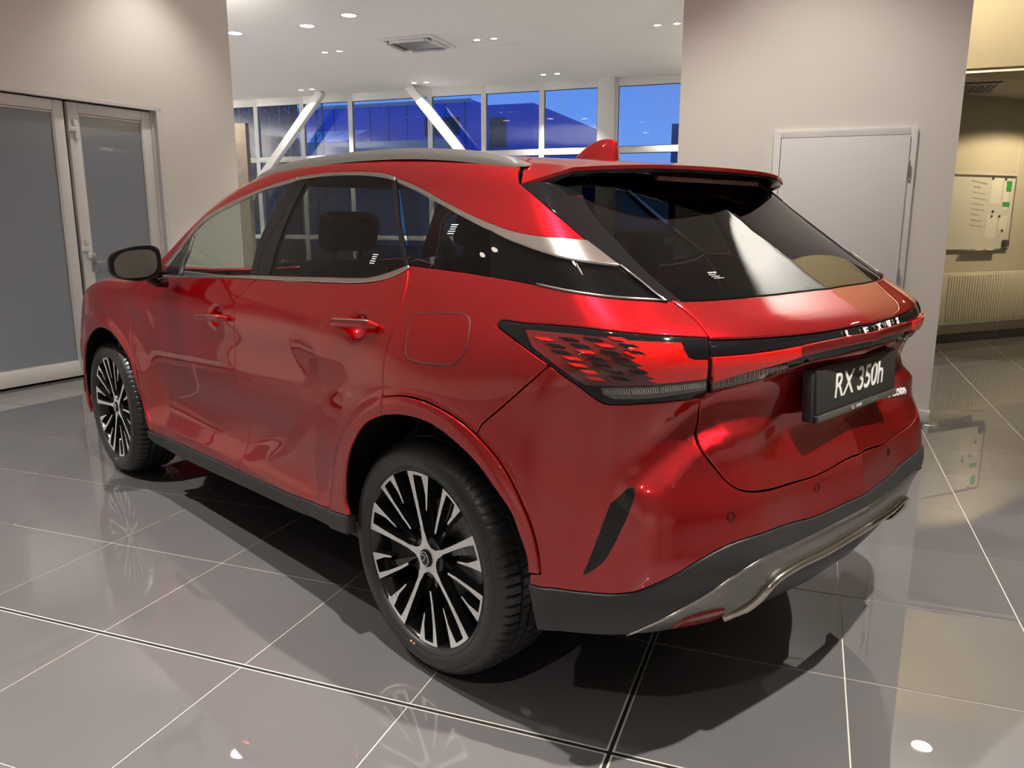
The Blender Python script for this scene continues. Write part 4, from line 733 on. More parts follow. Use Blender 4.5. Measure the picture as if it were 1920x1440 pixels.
def seg3(name):
    rev = name.startswith('-'); nm = name.lstrip('-'); clip = nm.endswith('|'); nm = nm.rstrip('|')
    P = np.array(SEG[nm], float)
    if clip:
        k = np.where(P[:, 1] < 0)[0]
        if len(k) and k[0] > 0:
            k = k[0]; a, b2 = P[k - 1], P[k]; t = a[1] / (a[1] - b2[1]); P = np.vstack([P[:k], a + (b2 - a) * t]); P[-1, 1] = 0
        if P[-1, 1] > 1e-6: P = np.vstack([P, [P[-1, 0], 0, P[-1, 2]]])
    return P[::-1] if rev else P
def outline(segs, chart, sym=False, step=.012):
    pts = []
    for s in segs:
        if isinstance(s, str): P = seg3(s)
        else: P = np.array(s, float)
        uv = INV[chart](P); lin = isinstance(s, str) and s.lstrip('-').startswith(('len_', '_l'))
        uv = np.vstack([cr_resample(uv[i:i + 2], step)[:-1] for i in range(len(uv) - 1)] + [cr_resample(uv[[-1, 0]], step)]) if lin else cr_resample(uv, step)
        for q in uv:
            if not pts or np.linalg.norm(q - pts[-1]) > step * .3: pts.append(q)
    if sym:
        M = np.array(pts)[::-1].copy()
        if chart == 'H': M[:, 0] = 2 * A0 - M[:, 0]
        else: M[:, 1] *= -1
        for q in M:
            if np.linalg.norm(q - pts[-1]) > step * .3: pts.append(q)
    while np.linalg.norm(pts[0] - pts[-1]) < step * .3: pts.pop()
    P = np.array(pts); A = .5 * np.sum(P[:, 0] * np.roll(P[:, 1], -1) - np.roll(P[:, 0], -1) * P[:, 1])
    return P if A > 0 else P[::-1]
def inset(P, d):
    a = np.roll(P, 1, 0); c = np.roll(P, -1, 0)
    e1 = P - a; e2 = c - P; e1 /= np.linalg.norm(e1, axis=1)[:, None]; e2 /= np.linalg.norm(e2, axis=1)[:, None]
    n1 = np.stack([-e1[:, 1], e1[:, 0]], 1); n2 = np.stack([-e2[:, 1], e2[:, 0]], 1)
    n = n1 + n2; L = np.linalg.norm(n, axis=1)[:, None]; n = np.where(L > .2, n / np.maximum(L, 1e-6), n1)
    k = 1 / np.maximum(np.sum(n * n1, 1), .5)
    return P + n * (d * k)[:, None]
def inside(P, Q):
    r = np.zeros(len(Q), bool); n = len(P); x, y = Q[:, 0], Q[:, 1]
    for i in range(n):
        x1, y1 = P[i]; x2, y2 = P[(i + 1) % n]
        if y1 == y2: continue
        c = ((y1 > y) != (y2 > y)) & (x < (x2 - x1) * (y - y1) / (y2 - y1) + x1); r ^= c
    return r
def panel_data(P, chart, g=.022, gap=.0027, off=0., depth=.012, edge=.0022):
    b0 = inset(P, gap + edge); b1 = inset(P, gap); n = len(P)
    lo, hi = b0.min(0), b0.max(0)
    gx, gy = np.meshgrid(np.arange(lo[0] + g / 2, hi[0], g), np.arange(lo[1] + g / 2, hi[1], g))
    Q = np.stack([gx.ravel(), gy.ravel()], 1); Q[:, 0] += .3 * g * (np.round(Q[:, 1] / g) % 2)
    Q = Q[inside(b0, Q)] if len(Q) else Q
    if len(Q):
        keep = np.ones(len(Q), bool)
        for i in range(0, n): keep &= ((Q - b0[i]) ** 2).sum(1) > (.42 * g) ** 2
        Q = Q[keep]
    pts = [Vector(q) for q in b0] + [Vector(q) for q in Q]
    vs, es, fs, ov, _, _ = geometry.delaunay_2d_cdt(pts, [], [list(range(n))], 1, 1e-7)
    uv = np.array([(v.x, v.y) for v in vs]); idx = {}
    for k, L in enumerate(ov):
        for o in L: idx[o] = k
    V = solve(chart, uv); N = grad(V); V = V + N * off
    V1 = solve(chart, b1); N1 = grad(V1)
    c0 = np.array([V[idx[i]] for i in range(n)]); od = V1 - c0 + N1 * off; od -= N1 * np.sum(od * N1, 1)[:, None]; od /= np.maximum(np.linalg.norm(od, axis=1)[:, None], 1e-9)
    r1 = V1 + N1 * (off - edge * .6); r2 = V1 + N1 * (off - depth)
    m = len(V); VV = np.vstack([V, r1, r2, r2]); nn1 = N1 + od; nn1 /= np.linalg.norm(nn1, axis=1)[:, None]
    NN = np.vstack([N, nn1, od, od]); F_ = []
    for f in fs:
        a, b, c = V[f[0]], V[f[1]], V[f[2]]
        F_.append(tuple(f) if np.cross(b - a, c - a) @ N[f[0]] > 0 else tuple(f)[::-1])
    for i in range(n):
        j = (i + 1) % n; a, b = idx[i], idx[j]
        q = (a, m + i, m + j, b); q2 = (m + i, m + n + i, m + n + j, m + j)
        s = np.cross(VV[m + i] - VV[a], VV[b] - VV[a]) @ nn1[i]
        F_ += [q, q2] if s > 0 else [q[::-1], q2[::-1]]
    return VV, F_, NN
CACHE = {}
def panel(name, parts, m, parent, mirror_parent=None, chart='H', sym=False, **k):
    """parts: list of outlines (each a list of segments); one mesh object, and its mirror image on the far side"""
    Vs, Fs, Ns, o = [], [], [], 0
    for segs in parts:
        V, F_, N = panel_data(outline(segs, chart, sym, k.get('step', .012)), chart, **{a: b for a, b in k.items() if a != 'step'})
        Vs.append(V); Ns.append(N); Fs += [tuple(i + o for i in f) for f in F_]; o += len(V)
    V = np.vstack(Vs); N = np.vstack(Ns)
    ob = mesh_obj(name, V, Fs, m, parent, N)
    ob2 = None
    if mirror_parent is not None:
        s = np.array([1, -1, 1]); ob2 = mesh_obj(name, V * s, [f[::-1] for f in Fs], m, mirror_parent, N * s)
    return ob, ob2
def on_skin(P, off=0.):
    """move points given in 3D onto the skin along the horizontal chart"""
    V = solve('H', INV['H'](np.array(P, float))); return V + grad(V) * off
def skin_curve(name, off=0., step=.02):
    return on_skin_uv(cr_resample(INV['H'](seg3(name)), step), off)
def on_skin_uv(uv, off=0.):
    V = solve('H', uv); return V + grad(V) * off
def both(fn):
    for s in (1, -1): fn(s)

# ================================================================== THE CAR
TH = math.radians(-25.568)
CAR_Y = 0.0331
car = empty('car', (-math.sin(TH) * CAR_Y, math.cos(TH) * CAR_Y, 0), TH)
tag(car, 'glossy red SUV with black rear pillars parked on the grey tiles', 'car')
C_ = car
# --- doors
fd, fdr = panel('front_door', [['belt_bot_f', 'seam_doors', '-sill_top_f', '-seam_fender']], PAINT, C_, C_, g=.013)
rd, rdr = panel('rear_door', [['belt_bot_r', 'seam_rdoor', '-arch_in_d', '-sill_top_r', '-seam_doors']], PAINT, C_, C_, g=.012, depth=.016)
def handle(par, x0, z0, x1, z1, s):
    t = np.linspace(0, 1, 15); uv = np.stack([x0 + (x1 - x0) * t, z0 + (z1 - z0) * t], 1)
    B = solve('H', uv); N = grad(B); mid = B[[0, -1]].mean(0)
    base = B[0][None] * (1 - t[:, None]) + B[-1][None] * t[:, None]
    n = N[0] + N[-1]; n /= np.linalg.norm(n)
    lift = .030 * np.minimum(1, np.minimum(t, 1 - t) * 9 + .25)
    P = base + n[None] * lift[:, None]
    V, F_ = [], []
    for i in range(len(P)):
        h = .0155 * min(1, .55 + min(t[i], 1 - t[i]) * 6); d = .009
        T = (P[min(i + 1, 14)] - P[max(i - 1, 0)]); T /= np.linalg.norm(T); U = np.cross(n, T)
        for k in range(12):
            a = 2 * PI * k / 12; ca, sa = math.cos(a), math.sin(a); ca = math.copysign(abs(ca) ** .7, ca); sa = math.copysign(abs(sa) ** .7, sa)
            V.append(P[i] + U * h * ca + n * d * sa)
    for i in range(14):
        for k in range(12): F_.append((i * 12 + k, i * 12 + (k + 1) % 12, i * 12 + 12 + (k + 1) % 12, i * 12 + 12 + k))
    F_ += [tuple(range(12))[::-1], tuple(14 * 12 + k for k in range(12))]
    V = np.array(V) * np.array([1, s, 1]); F_ = F_ if s > 0 else [f[::-1] for f in F_]
    o = mesh_obj('door_handle', V, F_, PAINT, par, smooth=True)
    # chrome blade along the top of the grip
    Pq = P + n[None] * .007 + np.array([0, 0, .0085]); V, F2 = tube_verts(Pq[1:-1] * np.array([1, s, 1]), .0022, 6); mesh_obj('handle_trim', V, F2, CHROME, par, smooth=True)
for q, s in ((fd, 1), (fdr, -1)): handle(q, 1.532, 1.016, 1.255, 1.031, s)
for q, s in ((rd, 1), (rdr, -1)): handle(q, .430, 1.085, .170, 1.102, s)
# windows, pillars and bright trim belonging to the doors
panel('window_glass', [['chrome_in_f', 'pil_b', '-belt_top_f']], GLASSF, fd, fdr, off=-.004, depth=.003, gap=0, edge=.001)
panel('sail_window', [['sail_t', 'sash_a', 'sail_bt']], GLASSR, fd, fdr, off=-.004, depth=.003, gap=0, edge=.001, g=.03)
panel('pillar_trim', [['pil_a', '-pil_b']], BLACKG, fd, fdr, off=0, depth=.02, gap=.001)
panel('sash_bar', [['sash_a', '-sash_b']], BLACKP, fd, fdr, off=0, depth=.012, gap=0, edge=.001)
panel('pillar_trim', [['pil_b', '-pil_c']], BLACKG, rd, rdr, off=0, depth=.02, gap=.001)
panel('window_glass', [['chrome_in_m', 'rdoor_edge', '-belt_top_r', '-pil_b']], GLASSR, rd, rdr, off=-.004, depth=.003, gap=0, edge=.001)
panel('sash_bar', [['sashr_a', '-sashr_b']], BLACKG, rd, rdr, off=0, depth=.012, gap=.001, edge=.001)
panel('window_trim', [['belt_top_f', '-belt_bot_f']], CHROME, fd, fdr, off=.003, depth=.008, gap=.0006, edge=.0018)
panel('window_trim', [['belt_top_r', '-belt_bot_r']], CHROME, rd, rdr, off=.003, depth=.008, gap=.0006, edge=.0018)
panel('roof_trim', [['chrome_top_f', '-chrome_in_f']], CHROME, fd, fdr, off=.003, depth=.008, gap=.0006, edge=.0018)
panel('roof_trim', [['chrome_top_m', '-chrome_in_m']], CHROME, rd, rdr, off=.003, depth=.008, gap=.0006, edge=.0018)
# --- quarter
qp, qpr = panel('quarter_panel', [['seam_rdoor_q', 'arch_out_q', 'seam_bumper', '-lamp_bot_a', 'lamp_top', '-gate_left_up', '-quarter_bot']], PAINT, C_, C_, g=.014)
panel('fuel_flap', [['fuel']], PAINT, qp, None, off=.0012, depth=.003, gap=.0006, edge=.001)
mesh_obj('flap_gap', *tube_verts(on_skin_uv(cr_resample(INV['H'](np.array(SEG['fuel'] + SEG['fuel'][:1], float)), .01)[:-1], .0004), .0017, 6, True), BLACKP, qp, smooth=True)
panel('wheel_arch_trim', [['arch_out_q', 'arch_out_b', '-arch_in_q']], PAINT, C_, C_, off=.004, depth=.030, g=.014)
qw, qwr = panel('quarter_window', [['chrome_in_r', 'quarter_rear', '-quarter_bot']], GLASSR, C_, C_, off=-.002, depth=.006, gap=.001, edge=.0015)
panel('pillar_backing', [['chrome_in_r2', 'quarter_rear', '-quarter_bot2']], BLACKP, qw, qwr, off=-.012, depth=.010, gap=.0)
panel('pillar_blade', [['chrome_top_r', 'blade_rear', '-chrome_in_r']], CHROME, C_, C_, off=.003, depth=.010, gap=.0006, edge=.002)
for s in (1, -1):
    P = np.vstack([skin_curve('quarter_bot_t', .002), skin_curve('-quarter_rear', .002)[1:]]) * np.array([1, s, 1])
    tube('window_edge_trim', P, .0032, CHROME, qw if s > 0 else qwr, 6)
panel('rear_pillar', [['dpil_out', 'dpil_foot', '-dpil_in', '-dpil_top']], BLACKG, C_, C_, off=0, depth=.018, gap=.0008)
# --- upper side frame, roof, glass
panel('side_frame', [['chrome_top_f', 'chrome_top_m', 'chrome_top_r', '-dpil_out0', 'seam_roof', '-rail_in', 'apillar']], PAINT, C_, C_, chart='X', g=.02, gap=.0012)
panel('roof_panel', [['roof_rear', '-rail_in', 'roof_front']], PAINT, C_, chart='Z', sym=True, g=.04)
panel('windscreen', [['scr_top', 'scr_side', 'scr_bot']], GLASSF, C_, chart='Z', sym=True, g=.06, off=-.004, depth=.004, gap=0)
panel('bonnet', [['hood_back', 'hood_side', 'hood_front']], PAINT, C_, chart='Z', sym=True, g=.05)
panel('front_wing', [['seam_fender', '-sill_top_ff', '-arch_f_low', 'arch_f_in', 'wing_front', 'wing_front2', 'wing_top']], PAINT, C_, C_, chart='X', g=.014)
panel('front_bumper', [['fb_top', 'fb_c', 'fb_bot', 'fb_side']], PAINT, C_, C_, chart='H', g=.05)
rwn = panel('rear_window', [['rw_top', 'dpil_in', 'glass_bot|']], GLASSB, C_, chart='H', sym=True, off=-.004, depth=.006, gap=.001, g=.03)[0]
# --- tailgate
tg = panel('tailgate', [['-glass_bot|', 'gate_left_up', 'bar_top|'], ['-bar_under|', 'gate_left_lo', 'gate_bot|']], PAINT, C_, sym=True, g=.02)[0]
panel('light_bar', [['-bar_top|', 'bar_l1', 'bar_mid|']], BLACKG, tg, sym=True, off=-.005, depth=.02, gap=.0005, g=.03)
panel('bright_lens', [['bar_mid_o', '-bar_low_o']], REDL, tg, tg, off=.0125, depth=.004, gap=0, edge=.002, g=.02)
panel('lower_lip', [['-bar_mid|', 'bar_l2', 'bar_low|']], PAINT, tg, sym=True, off=.010, depth=.03, gap=.0005, edge=.004, g=.03)
panel('undercut_strip', [['-bar_low|', 'bar_l3', 'bar_under|']], BLACKG, tg, sym=True, off=-.004, depth=.02, gap=.0, g=.02)
panel('reversing_lamp', [['rev_top', '-rev_bot']], SMOKE, tg, tg, off=.004, depth=.008, gap=.0, g=.012)
# --- tail lamps on the body corners
tl, tlr = panel('tail_lamp', [['lamp_top', 'lamp_right', '-lamp_bot_b', '-lamp_bot_a']], BLACKG, C_, C_, off=.002, depth=.02, gap=.0005, edge=.004, g=.016)
panel('red_lens', [['len_all']], REDD, tl, tlr, off=.0042, depth=.003, gap=0, edge=.001, g=.02)
panel('bright_lens', [['len_red']], REDL, tl, tlr, off=.0060, depth=.003, gap=0, edge=.001, g=.02, step=.02)
for j in range(len(LOUV)):
    SEG['_l%d' % j] = LOUV[j]; panel('louver', [['_l%d' % j]], REDL if j % 3 == 0 else BLACKG, tl, tlr, off=.0066, depth=.0035, gap=0, edge=.0006, g=.05, step=.012)
panel('clear_lens', [['len_clear']], SMOKE, tl, tlr, off=.0048, depth=.004, gap=0, edge=.001, g=.012)
def ribs(name, a, b, n, off, pars):
    A, B = cr_resample(INV['H'](seg3(a)), .004), cr_resample(INV['H'](seg3(b)), .004)
    for s, par in zip((1, -1), pars):
        V, F_ = [], []
        for i in range(n):
            t = (i + .5) / n; p, q = A[int(t * (len(A) - 1))], B[int(t * (len(B) - 1))]
            S = on_skin_uv(np.array([p + (q - p) * .08, p + (q - p) * .6]), off) * np.array([1, s, 1]); v, f = tube_verts(S, .0009, 4)
            F_ += [tuple(k + len(V) for k in g_) for g_ in f]; V += list(v)
        mesh_obj(name, V, F_, CHROME, par)['kind'] = 'stuff'
ribs('lens_ribs', 'len_clear_t', 'len_clear_b', 46, .006, (tl, tlr))
ribs('lens_ribs', 'rev_top', 'rev_bot', 34, .0055, (tg, tg))
# --- rear bumper
rb = panel('rear_bumper', [['-gate_bot|', '-gate_left_lo', '-lamp_bot_b', '-seam_bumper', 'arch_out_b', 'bump_front', 'bump_low|']], PAINT, C_, sym=True, g=.018, depth=.02)[0]
panel('bumper_vent', [['vent']], BLACKG, rb, rb, off=.002, depth=.008, gap=.0, edge=.003, g=.015)
panel('bumper_cladding', [['-bump_low|', 'clad_front', 'clad_bot', 'clad_low|']], BLACKP, C_, sym=True, off=.004, depth=.03, gap=.0004, edge=.004, g=.02)
sk = panel('skid_plate', [['-clad_low|', 'skid_bot', 'lip|']], SATIN, C_, sym=True, off=.002, depth=.02, gap=.0004, edge=.003, g=.02)[0]
P = skin_curve('lip|', .010); P = np.vstack([skin_curve('skid_tail', .006)[:-1], P]); P = np.vstack([P, (P[::-1] * np.array([1, -1, 1]))[1:]]); tube('skid_lip', P, .011, LIPM, sk, 10)
P = skin_curve('clad_low|', .004); P = np.vstack([P, (P[::-1] * np.array([1, -1, 1]))[1:]]); tube('skid_edge', P, .0045, LIPM, sk, 8)
panel('fog_reflector', [['reflector']], REFL, sk, sk, off=.009, depth=.010, gap=0, edge=.002, g=.01)
panel('diffuser', [['-lip|', 'diff_side', 'diff_low|']], BLACKP, C_, sym=True, off=-.006, depth=.03, gap=.0, edge=.004, g=.025)
for s in (1, -1):   # parking sensors
    for P0 in ([-.905, .64, .709], [-.985, .25, .70]):
        c = on_skin([[P0[0], P0[1], P0[2]]], .0008)[0]; n = grad(on_skin([P0]))[0]; u = np.cross(n, [0, 0, 1]); u /= np.linalg.norm(u); v = np.cross(n, u)
        R_ = [(c + .011 * (math.cos(a) * u + math.sin(a) * v)) * np.array([1, s, 1]) for a in np.linspace(0, 2 * PI, 18)[:-1]]
        tube('parking_sensor', np.array(R_), .0012, DARK, rb, 6, True)
# --- sills and shell
panel('sill_cladding', [['sill_top_ff', 'sill_top_f', 'sill_top_r', 'sill_end', '-sill_bot', 'sill_fr']], BLACKP, C_, C_, off=.006, depth=.04, gap=.0004, edge=.005, g=.03)
def shell():
    V, F_ = [], []; a = np.arange(A0 - (3.3 - A0) * 0, 3.75, .03); a = np.arange(2 * A0 - 3.7, 3.7 + 1e-6, .03); z = np.linspace(.24, 1.13, 26)
    uv = np.array([(p, q) for p in a for q in z]); S = solve('H', uv); N = grad(S); S = S - N * .016
    nz = len(z)
    for i in range(len(a) - 1):
        for j in range(nz - 1):
            c = (S[i * nz + j] + S[(i + 1) * nz + j + 1]) / 2
            if c[2] < (.44 if c[0] < -.35 else .37): continue
            if abs(c[1]) > .5 and (math.hypot(c[0] + .04, c[2] - .40) < .475 or math.hypot(c[0] - 2.79, c[2] - .40) < .475): continue
            F_.append((i * nz + j, (i + 1) * nz + j, (i + 1) * nz + j + 1, i * nz + j + 1))
    mesh_obj('inner_shell', S, F_, DARK, C_, smooth=True)
shell()
bm = bmesh.new()
add_box(bm, -.55, 3.2, -.50, .50, .24, .30); add_box(bm, .60, 2.20, -.80, .80, .25, .31); add_box(bm, -.68, -.50, -.5, .5, .33, .38)
for s in (1, -1):
    for cx in (-.04, 2.79):
        for k in range(26):
            a0, a1 = .02 + k * (PI - .04) / 26, .02 + (k + 1) * (PI - .04) / 26
            q = [bm.verts.new((cx + .485 * math.cos(a), s * y, .40 + .485 * math.sin(a))) for a, y in ((a0, .56), (a1, .56), (a1, .935), (a0, .935))]
            bm.faces.new(q); c = bm.verts.new((cx, s * .56, .40)); bm.faces.new((c, q[0], q[1]))
bm_obj('underbody', bm, DARK, C_)
# --- black trim strip along the lower glass edge / cowl
# --- roof rails
for s in (1, -1):
    P = np.array(SEG['rail_top'], float) * np.array([1, s, 1]); P = cr_resample(P, .03); n = len(P)
    V, F_ = [], []
    for i in range(n):
        t = i / (n - 1); h = .020 * min(1, .15 + min(t, 1 - t) * 14); wd = .022
        for dy, dz in ((-.7, -1), (-.75, .3), (-.3, .9), (.3, .9), (.95, .1), (1.1, -1)): V.append((P[i][0], P[i][1] + s * dy * wd * .9, P[i][2] - .010 + dz * h))
    for i in range(n - 1):
        for k in range(6): F_.append((i * 6 + k, i * 6 + (k + 1) % 6, i * 6 + 6 + (k + 1) % 6, i * 6 + 6 + k))
    F_ += [tuple(range(6)), tuple((n - 1) * 6 + k for k in range(6))][::1]
    bm = bmesh.new(); vv = [bm.verts.new(v) for v in V]
    for f in F_: bm.faces.new([vv[k] for k in f])
    bmesh.ops.recalc_face_normals(bm, faces=bm.faces); bm_obj('roof_rail', bm, RAILM, C_, smooth=True)
# --- spoiler
def spoiler():
    V, NX, NY = [], 14, 41; top, bot = [], []
    for j in range(NY):
        q = -1 + 2 * j / (NY - 1); a = abs(q)
        x0 = -.03 - .14 * max(0, (a - .70) / .30) ** 1.0; y0 = q * .650; x1 = -.455 + .125 * a ** 2.4; y1 = q * .605
        zs = float(solve('Z', np.array([[x0, abs(y0)]]))[0][2]) - .001
        for i in range(NX):
            t = i / (NX - 1); x = x0 + (x1 - x0) * t; y = y0 + (y1 - y0) * t
            zt = zs * (1 - t) + (1.592 - .018 * a ** 3) * t + .007 * math.sin(PI * t) * (1 - a ** 2)
            top.append((x, y, zt)); bot.append((x + .006 * (t > .5), y * .995, zt - .020 - .018 * (1 - t)))
    def grid(A, flip):
        return [((j * NX + i), (j * NX + i + 1), ((j + 1) * NX + i + 1), ((j + 1) * NX + i))[::-1 if flip else 1] for j in range(NY - 1) for i in range(NX - 1)]
    n = len(top)
    V = top + [(x, y, z - .011) for x, y, z in top]; F_ = grid(top, True)
    edge = [j * NX + NX - 1 for j in range(NY)]
    for rim in (edge, [i for i in range(NX)], [(NY - 1) * NX + i for i in range(NX)]):
        for a, b in zip(rim[:-1], rim[1:]): F_.append((a, b, n + b, n + a))
    bm = bmesh.new(); vv = [bm.verts.new(v) for v in V]
    for f in F_: bm.faces.new([vv[k] for k in f])
    bmesh.ops.recalc_face_normals(bm, faces=bm.faces)
    for f in bm.faces:
        if abs(f.normal.z) > .6 and f.normal.z < 0: f.normal_flip()
    sp = bm_obj('rear_spoiler', bm, PAINT, C_, smooth=True)
    top2 = [(x + .004 * (i % NX == NX - 1), y * .998, z - .012) for i, (x, y, z) in enumerate(top)]
    V = top2 + bot; F_ = grid(top, True) + [tuple(k + n for k in f) for f in grid(top, False)]
    for rim in (edge, [i for i in range(NX)], [(NY - 1) * NX + i for i in range(NX)]):
        for a, b in zip(rim[:-1], rim[1:]): F_.append((a, b, n + b, n + a))
    mesh_obj('spoiler_underside', V, F_, BLACKG, sp)
    return sp
spo = spoiler()
bm = bmesh.new(); add_box(bm, -.400, -.385, -.30, .30, 1.545, 1.562, .003); bm_obj('high_brake_lamp', bm, REDD, spo)
# --- roof aerial (shark fin)
def fin():
    V, F_ = [], []; n = 13; m_ = 9
    for i in range(n):
        t = i / (n - 1); x = .205 - .205 * t; zb = float(solve('Z', np.array([[x, 0.]]))[0][2]) - .004
        h = .080 * (math.sin(min(t / .80, 1) * PI / 2) ** .85) if t < .9 else .080 * (1 - ((t - .9) / .1) * .10); h = max(h, .003); wd = .026 * (math.sin(min(t * 1.6 + .06, 1) * PI / 2)) * (1 if t < .85 else 1 - (t - .85) * 1.5)
        for k in range(m_):
            a = PI * k / (m_ - 1); V.append((x, wd * math.cos(a) * (1 if math.sin(a) < .3 else 1 - .75 * math.sin(a)), zb + h * math.sin(a) ** .9))
    for i in range(n - 1):
        for k in range(m_ - 1): F_.append((i * m_ + k, i * m_ + k + 1, (i + 1) * m_ + k + 1, (i + 1) * m_ + k))
    F_.append(tuple((n - 1) * m_ + k for k in range(m_)))
    mesh_obj('roof_aerial', V, F_, PAINT, C_, smooth=True)
fin()
# --- number plate, lettering, badges
def frame_at(P, n, up=(0, 0, 1)):
    n = Vector(n).normalized(); u = Vector(up).cross(n).normalized(); v = n.cross(u)
    return Matrix(((u.x, v.x, n.x, P[0]), (u.y, v.y, n.y, P[1]), (u.z, v.z, n.z, P[2]), (0, 0, 0, 1)))
PX, PZ = -.930, .966
M = frame_at((PX, 0, PZ), (-1, 0, .06))
bm = bmesh.new(); add_box(bm, -.272, .272, -.060, .064, -.012, .002, .004, M); hold = bm_obj('number_plate', bm, PLATE, C_, smooth=True)
bm = bmesh.new(); add_box(bm, -.285, .285, -.078, .068, -.035, -.006, .004, M); add_box(bm, -.278, .278, -.080, -.060, -.006, .006, .002, M); bm_obj('plate_holder', bm, BLACKP, hold, smooth=True)
bm = bmesh.new(); add_box(bm, -.272, .272, -.078, -.060, .0055, .0075, .001, M); bm_obj('holder_strip', bm, PLATEB, hold, smooth=True)
text_obj('plate_lettering', 'RX 350h', .098, WHITEP, hold, M @ Matrix.Translation((0, .004, .0026)), .0006, .18, 1.0, .0008, .97)
text_obj('strip_lettering', 'LEXUS', .011, WHITEP, hold, M @ Matrix.Translation((-.01, -.069, .0078)), .0003, 0, 1.2)
bm = bmesh.new(); add_box(bm, .075, .125, -.0715, -.0665, .0076, .0080, 0, M); bm_obj('strip_print', bm, mat('faint_print', (.14, .13, .11), .5), hold)
bm = bmesh.new()
V, F_ = tube_verts(np.array([(.0065 * math.cos(a), .0050 * math.sin(a), 0) for a in np.linspace(0, 2 * PI, 17)[:-1]]), .0006, 5, True)
o = mesh_obj('strip_emblem', [M @ Matrix.Translation((-.052, -.069, .008)) @ Vector(v) for v in V], F_, WHITEP, hold)
LW = [('L', .123), ('E', .026), ('X', -.070), ('U', -.163), ('S', -.256)]
for ch, yy in LW:
    c = on_skin([[-.95, yy + .02, 1.121]] if yy + .02 >= 0 else [[-.95, abs(yy + .02), 1.1235]], .0005)[0]; n = grad(on_skin([[-.95, abs(yy + .02), 1.1235]]))[0]
    if yy + .02 < 0: c = c * np.array([1, -1, 1]); n = n * np.array([1, -1, 1])
    text_obj('bar_letter', ch, .027, LETTER, tg, frame_at(c, n), .0015, 0, 1.6, .0008)
c = on_skin([[-.89, .436, .857]])[0] * np.array([1, -1, 1]); n = grad(on_skin([[-.89, .436, .857]]))[0] * np.array([1, -1, 1])
text_obj('model_badge', 'RX350h', .030, LETTER, tg, frame_at(c + n * .003, n), .002, .15, 1.25, .0010)
c = on_skin([[-.695, .42, 1.286]], -.003)[0]; n = grad(on_skin([[-.695, .42, 1.286]]))[0]
FR = frame_at(c, n)
text_obj('window_sticker', 'LEXUS', .0085, WHITEP, rwn, FR @ Matrix.Translation((0, .010, 0)), .0002, 0, 1.4)
for i in range(3):
    bm = bmesh.new()
    for k in range(4 + i): add_box(bm, -.020 + .007 * k + .003 * i, -.0155 + .007 * k + .003 * i, -.0010, .0010, 0, .0003, 0, FR @ Matrix.Translation((0, .001 - .008 * i, 0)))
    o = bm_obj('sticker_line', bm, WHITEP, rwn); o['kind'] = 'stuff'
# etching marks on side glass
for par, x, z in ((rd, .36, 1.30), (qw, .02, 1.40)):
    c = solve('H', np.array([[x, z]]))[0]; n = grad(c[None])[0]; FR = frame_at(c - n * .001, n)
    for i in range(5):
        q = .016 - .002 * (i % 3); bm = bmesh.new(); add_box(bm, -q, q, -.0012, .0012, 0, .0004, 0, FR @ Matrix.Translation((0, .018 - .008 * i, 0))); bm_obj('glass_mark', bm, WHITEP, par)
# --- door mirrors
for s in (1, -1):
    c = Vector((1.905, 1.045, 1.232)); R = Matrix.Rotation(math.radians(-12), 4, 'Z')
    bm = bmesh.new(); bmesh.ops.create_uvsphere(bm, u_segments=28, v_segments=18, radius=1)
    for v in bm.verts:
        x, y, z = v.co; e = lambda q, p: math.copysign(abs(q) ** p, q)
        x = max(x, -.42); Y = e(y, .52); Z = e(z, .58); tap = 1 - .16 * (Y + 1) / 2
        v.co = (x * .100 - .0, Y * .112, Z * .074 * (1.10 - .18 * max(Y, 0)) * (1 - .28 * max(Y, 0) * (Z < 0)) - .012 * Y)
    bmesh.ops.transform(bm, matrix=Matrix.Translation(c) @ R, verts=bm.verts); 
    if s < 0: bmesh.ops.transform(bm, matrix=Matrix.Diagonal((1, -1, 1, 1)), verts=bm.verts); bmesh.ops.reverse_faces(bm, faces=bm.faces)
    for f in bm.faces:
        cc = f.calc_center_median(); q = R.inverted() @ (Vector((cc.x, s * cc.y, cc.z)) - c); f.material_index = 0 if (q.z > .01 + .2 * (q.x) and q.x > -.02) or q.x > .045 else 1
    mm = bm_obj('door_mirror', bm, PAINT, C_, smooth=True, mats=[PAINT, BLACKG])
    V = []; n = 32
    for k in range(n):
        a = 2 * PI * k / n; e = lambda q, p: math.copysign(abs(q) ** p, q); Y = e(math.cos(a), .62) * .088; Z = e(math.sin(a), .66) * .056 * (1.1 - .18 * max(math.cos(a), 0)) - .012 * math.cos(a)
        q = c + R @ Vector((-.0465, Y, Z)); V.append((q.x, s * q.y, q.z))
    mesh_obj('mirror_glass', V, [tuple(range(n)) if s < 0 else tuple(range(n))[::-1]], mat('mirror_glass', (.85, .85, .85), .01, 1.), mm)
    P = [(1.93, s * .90, 1.135), (1.93, s * .945, 1.140), (1.92, s * .985, 1.165), (1.915, s * 1.02, 1.20)]
    tube('mirror_arm', P, [.024, .022, .020, .022], BLACKG, mm, 10)
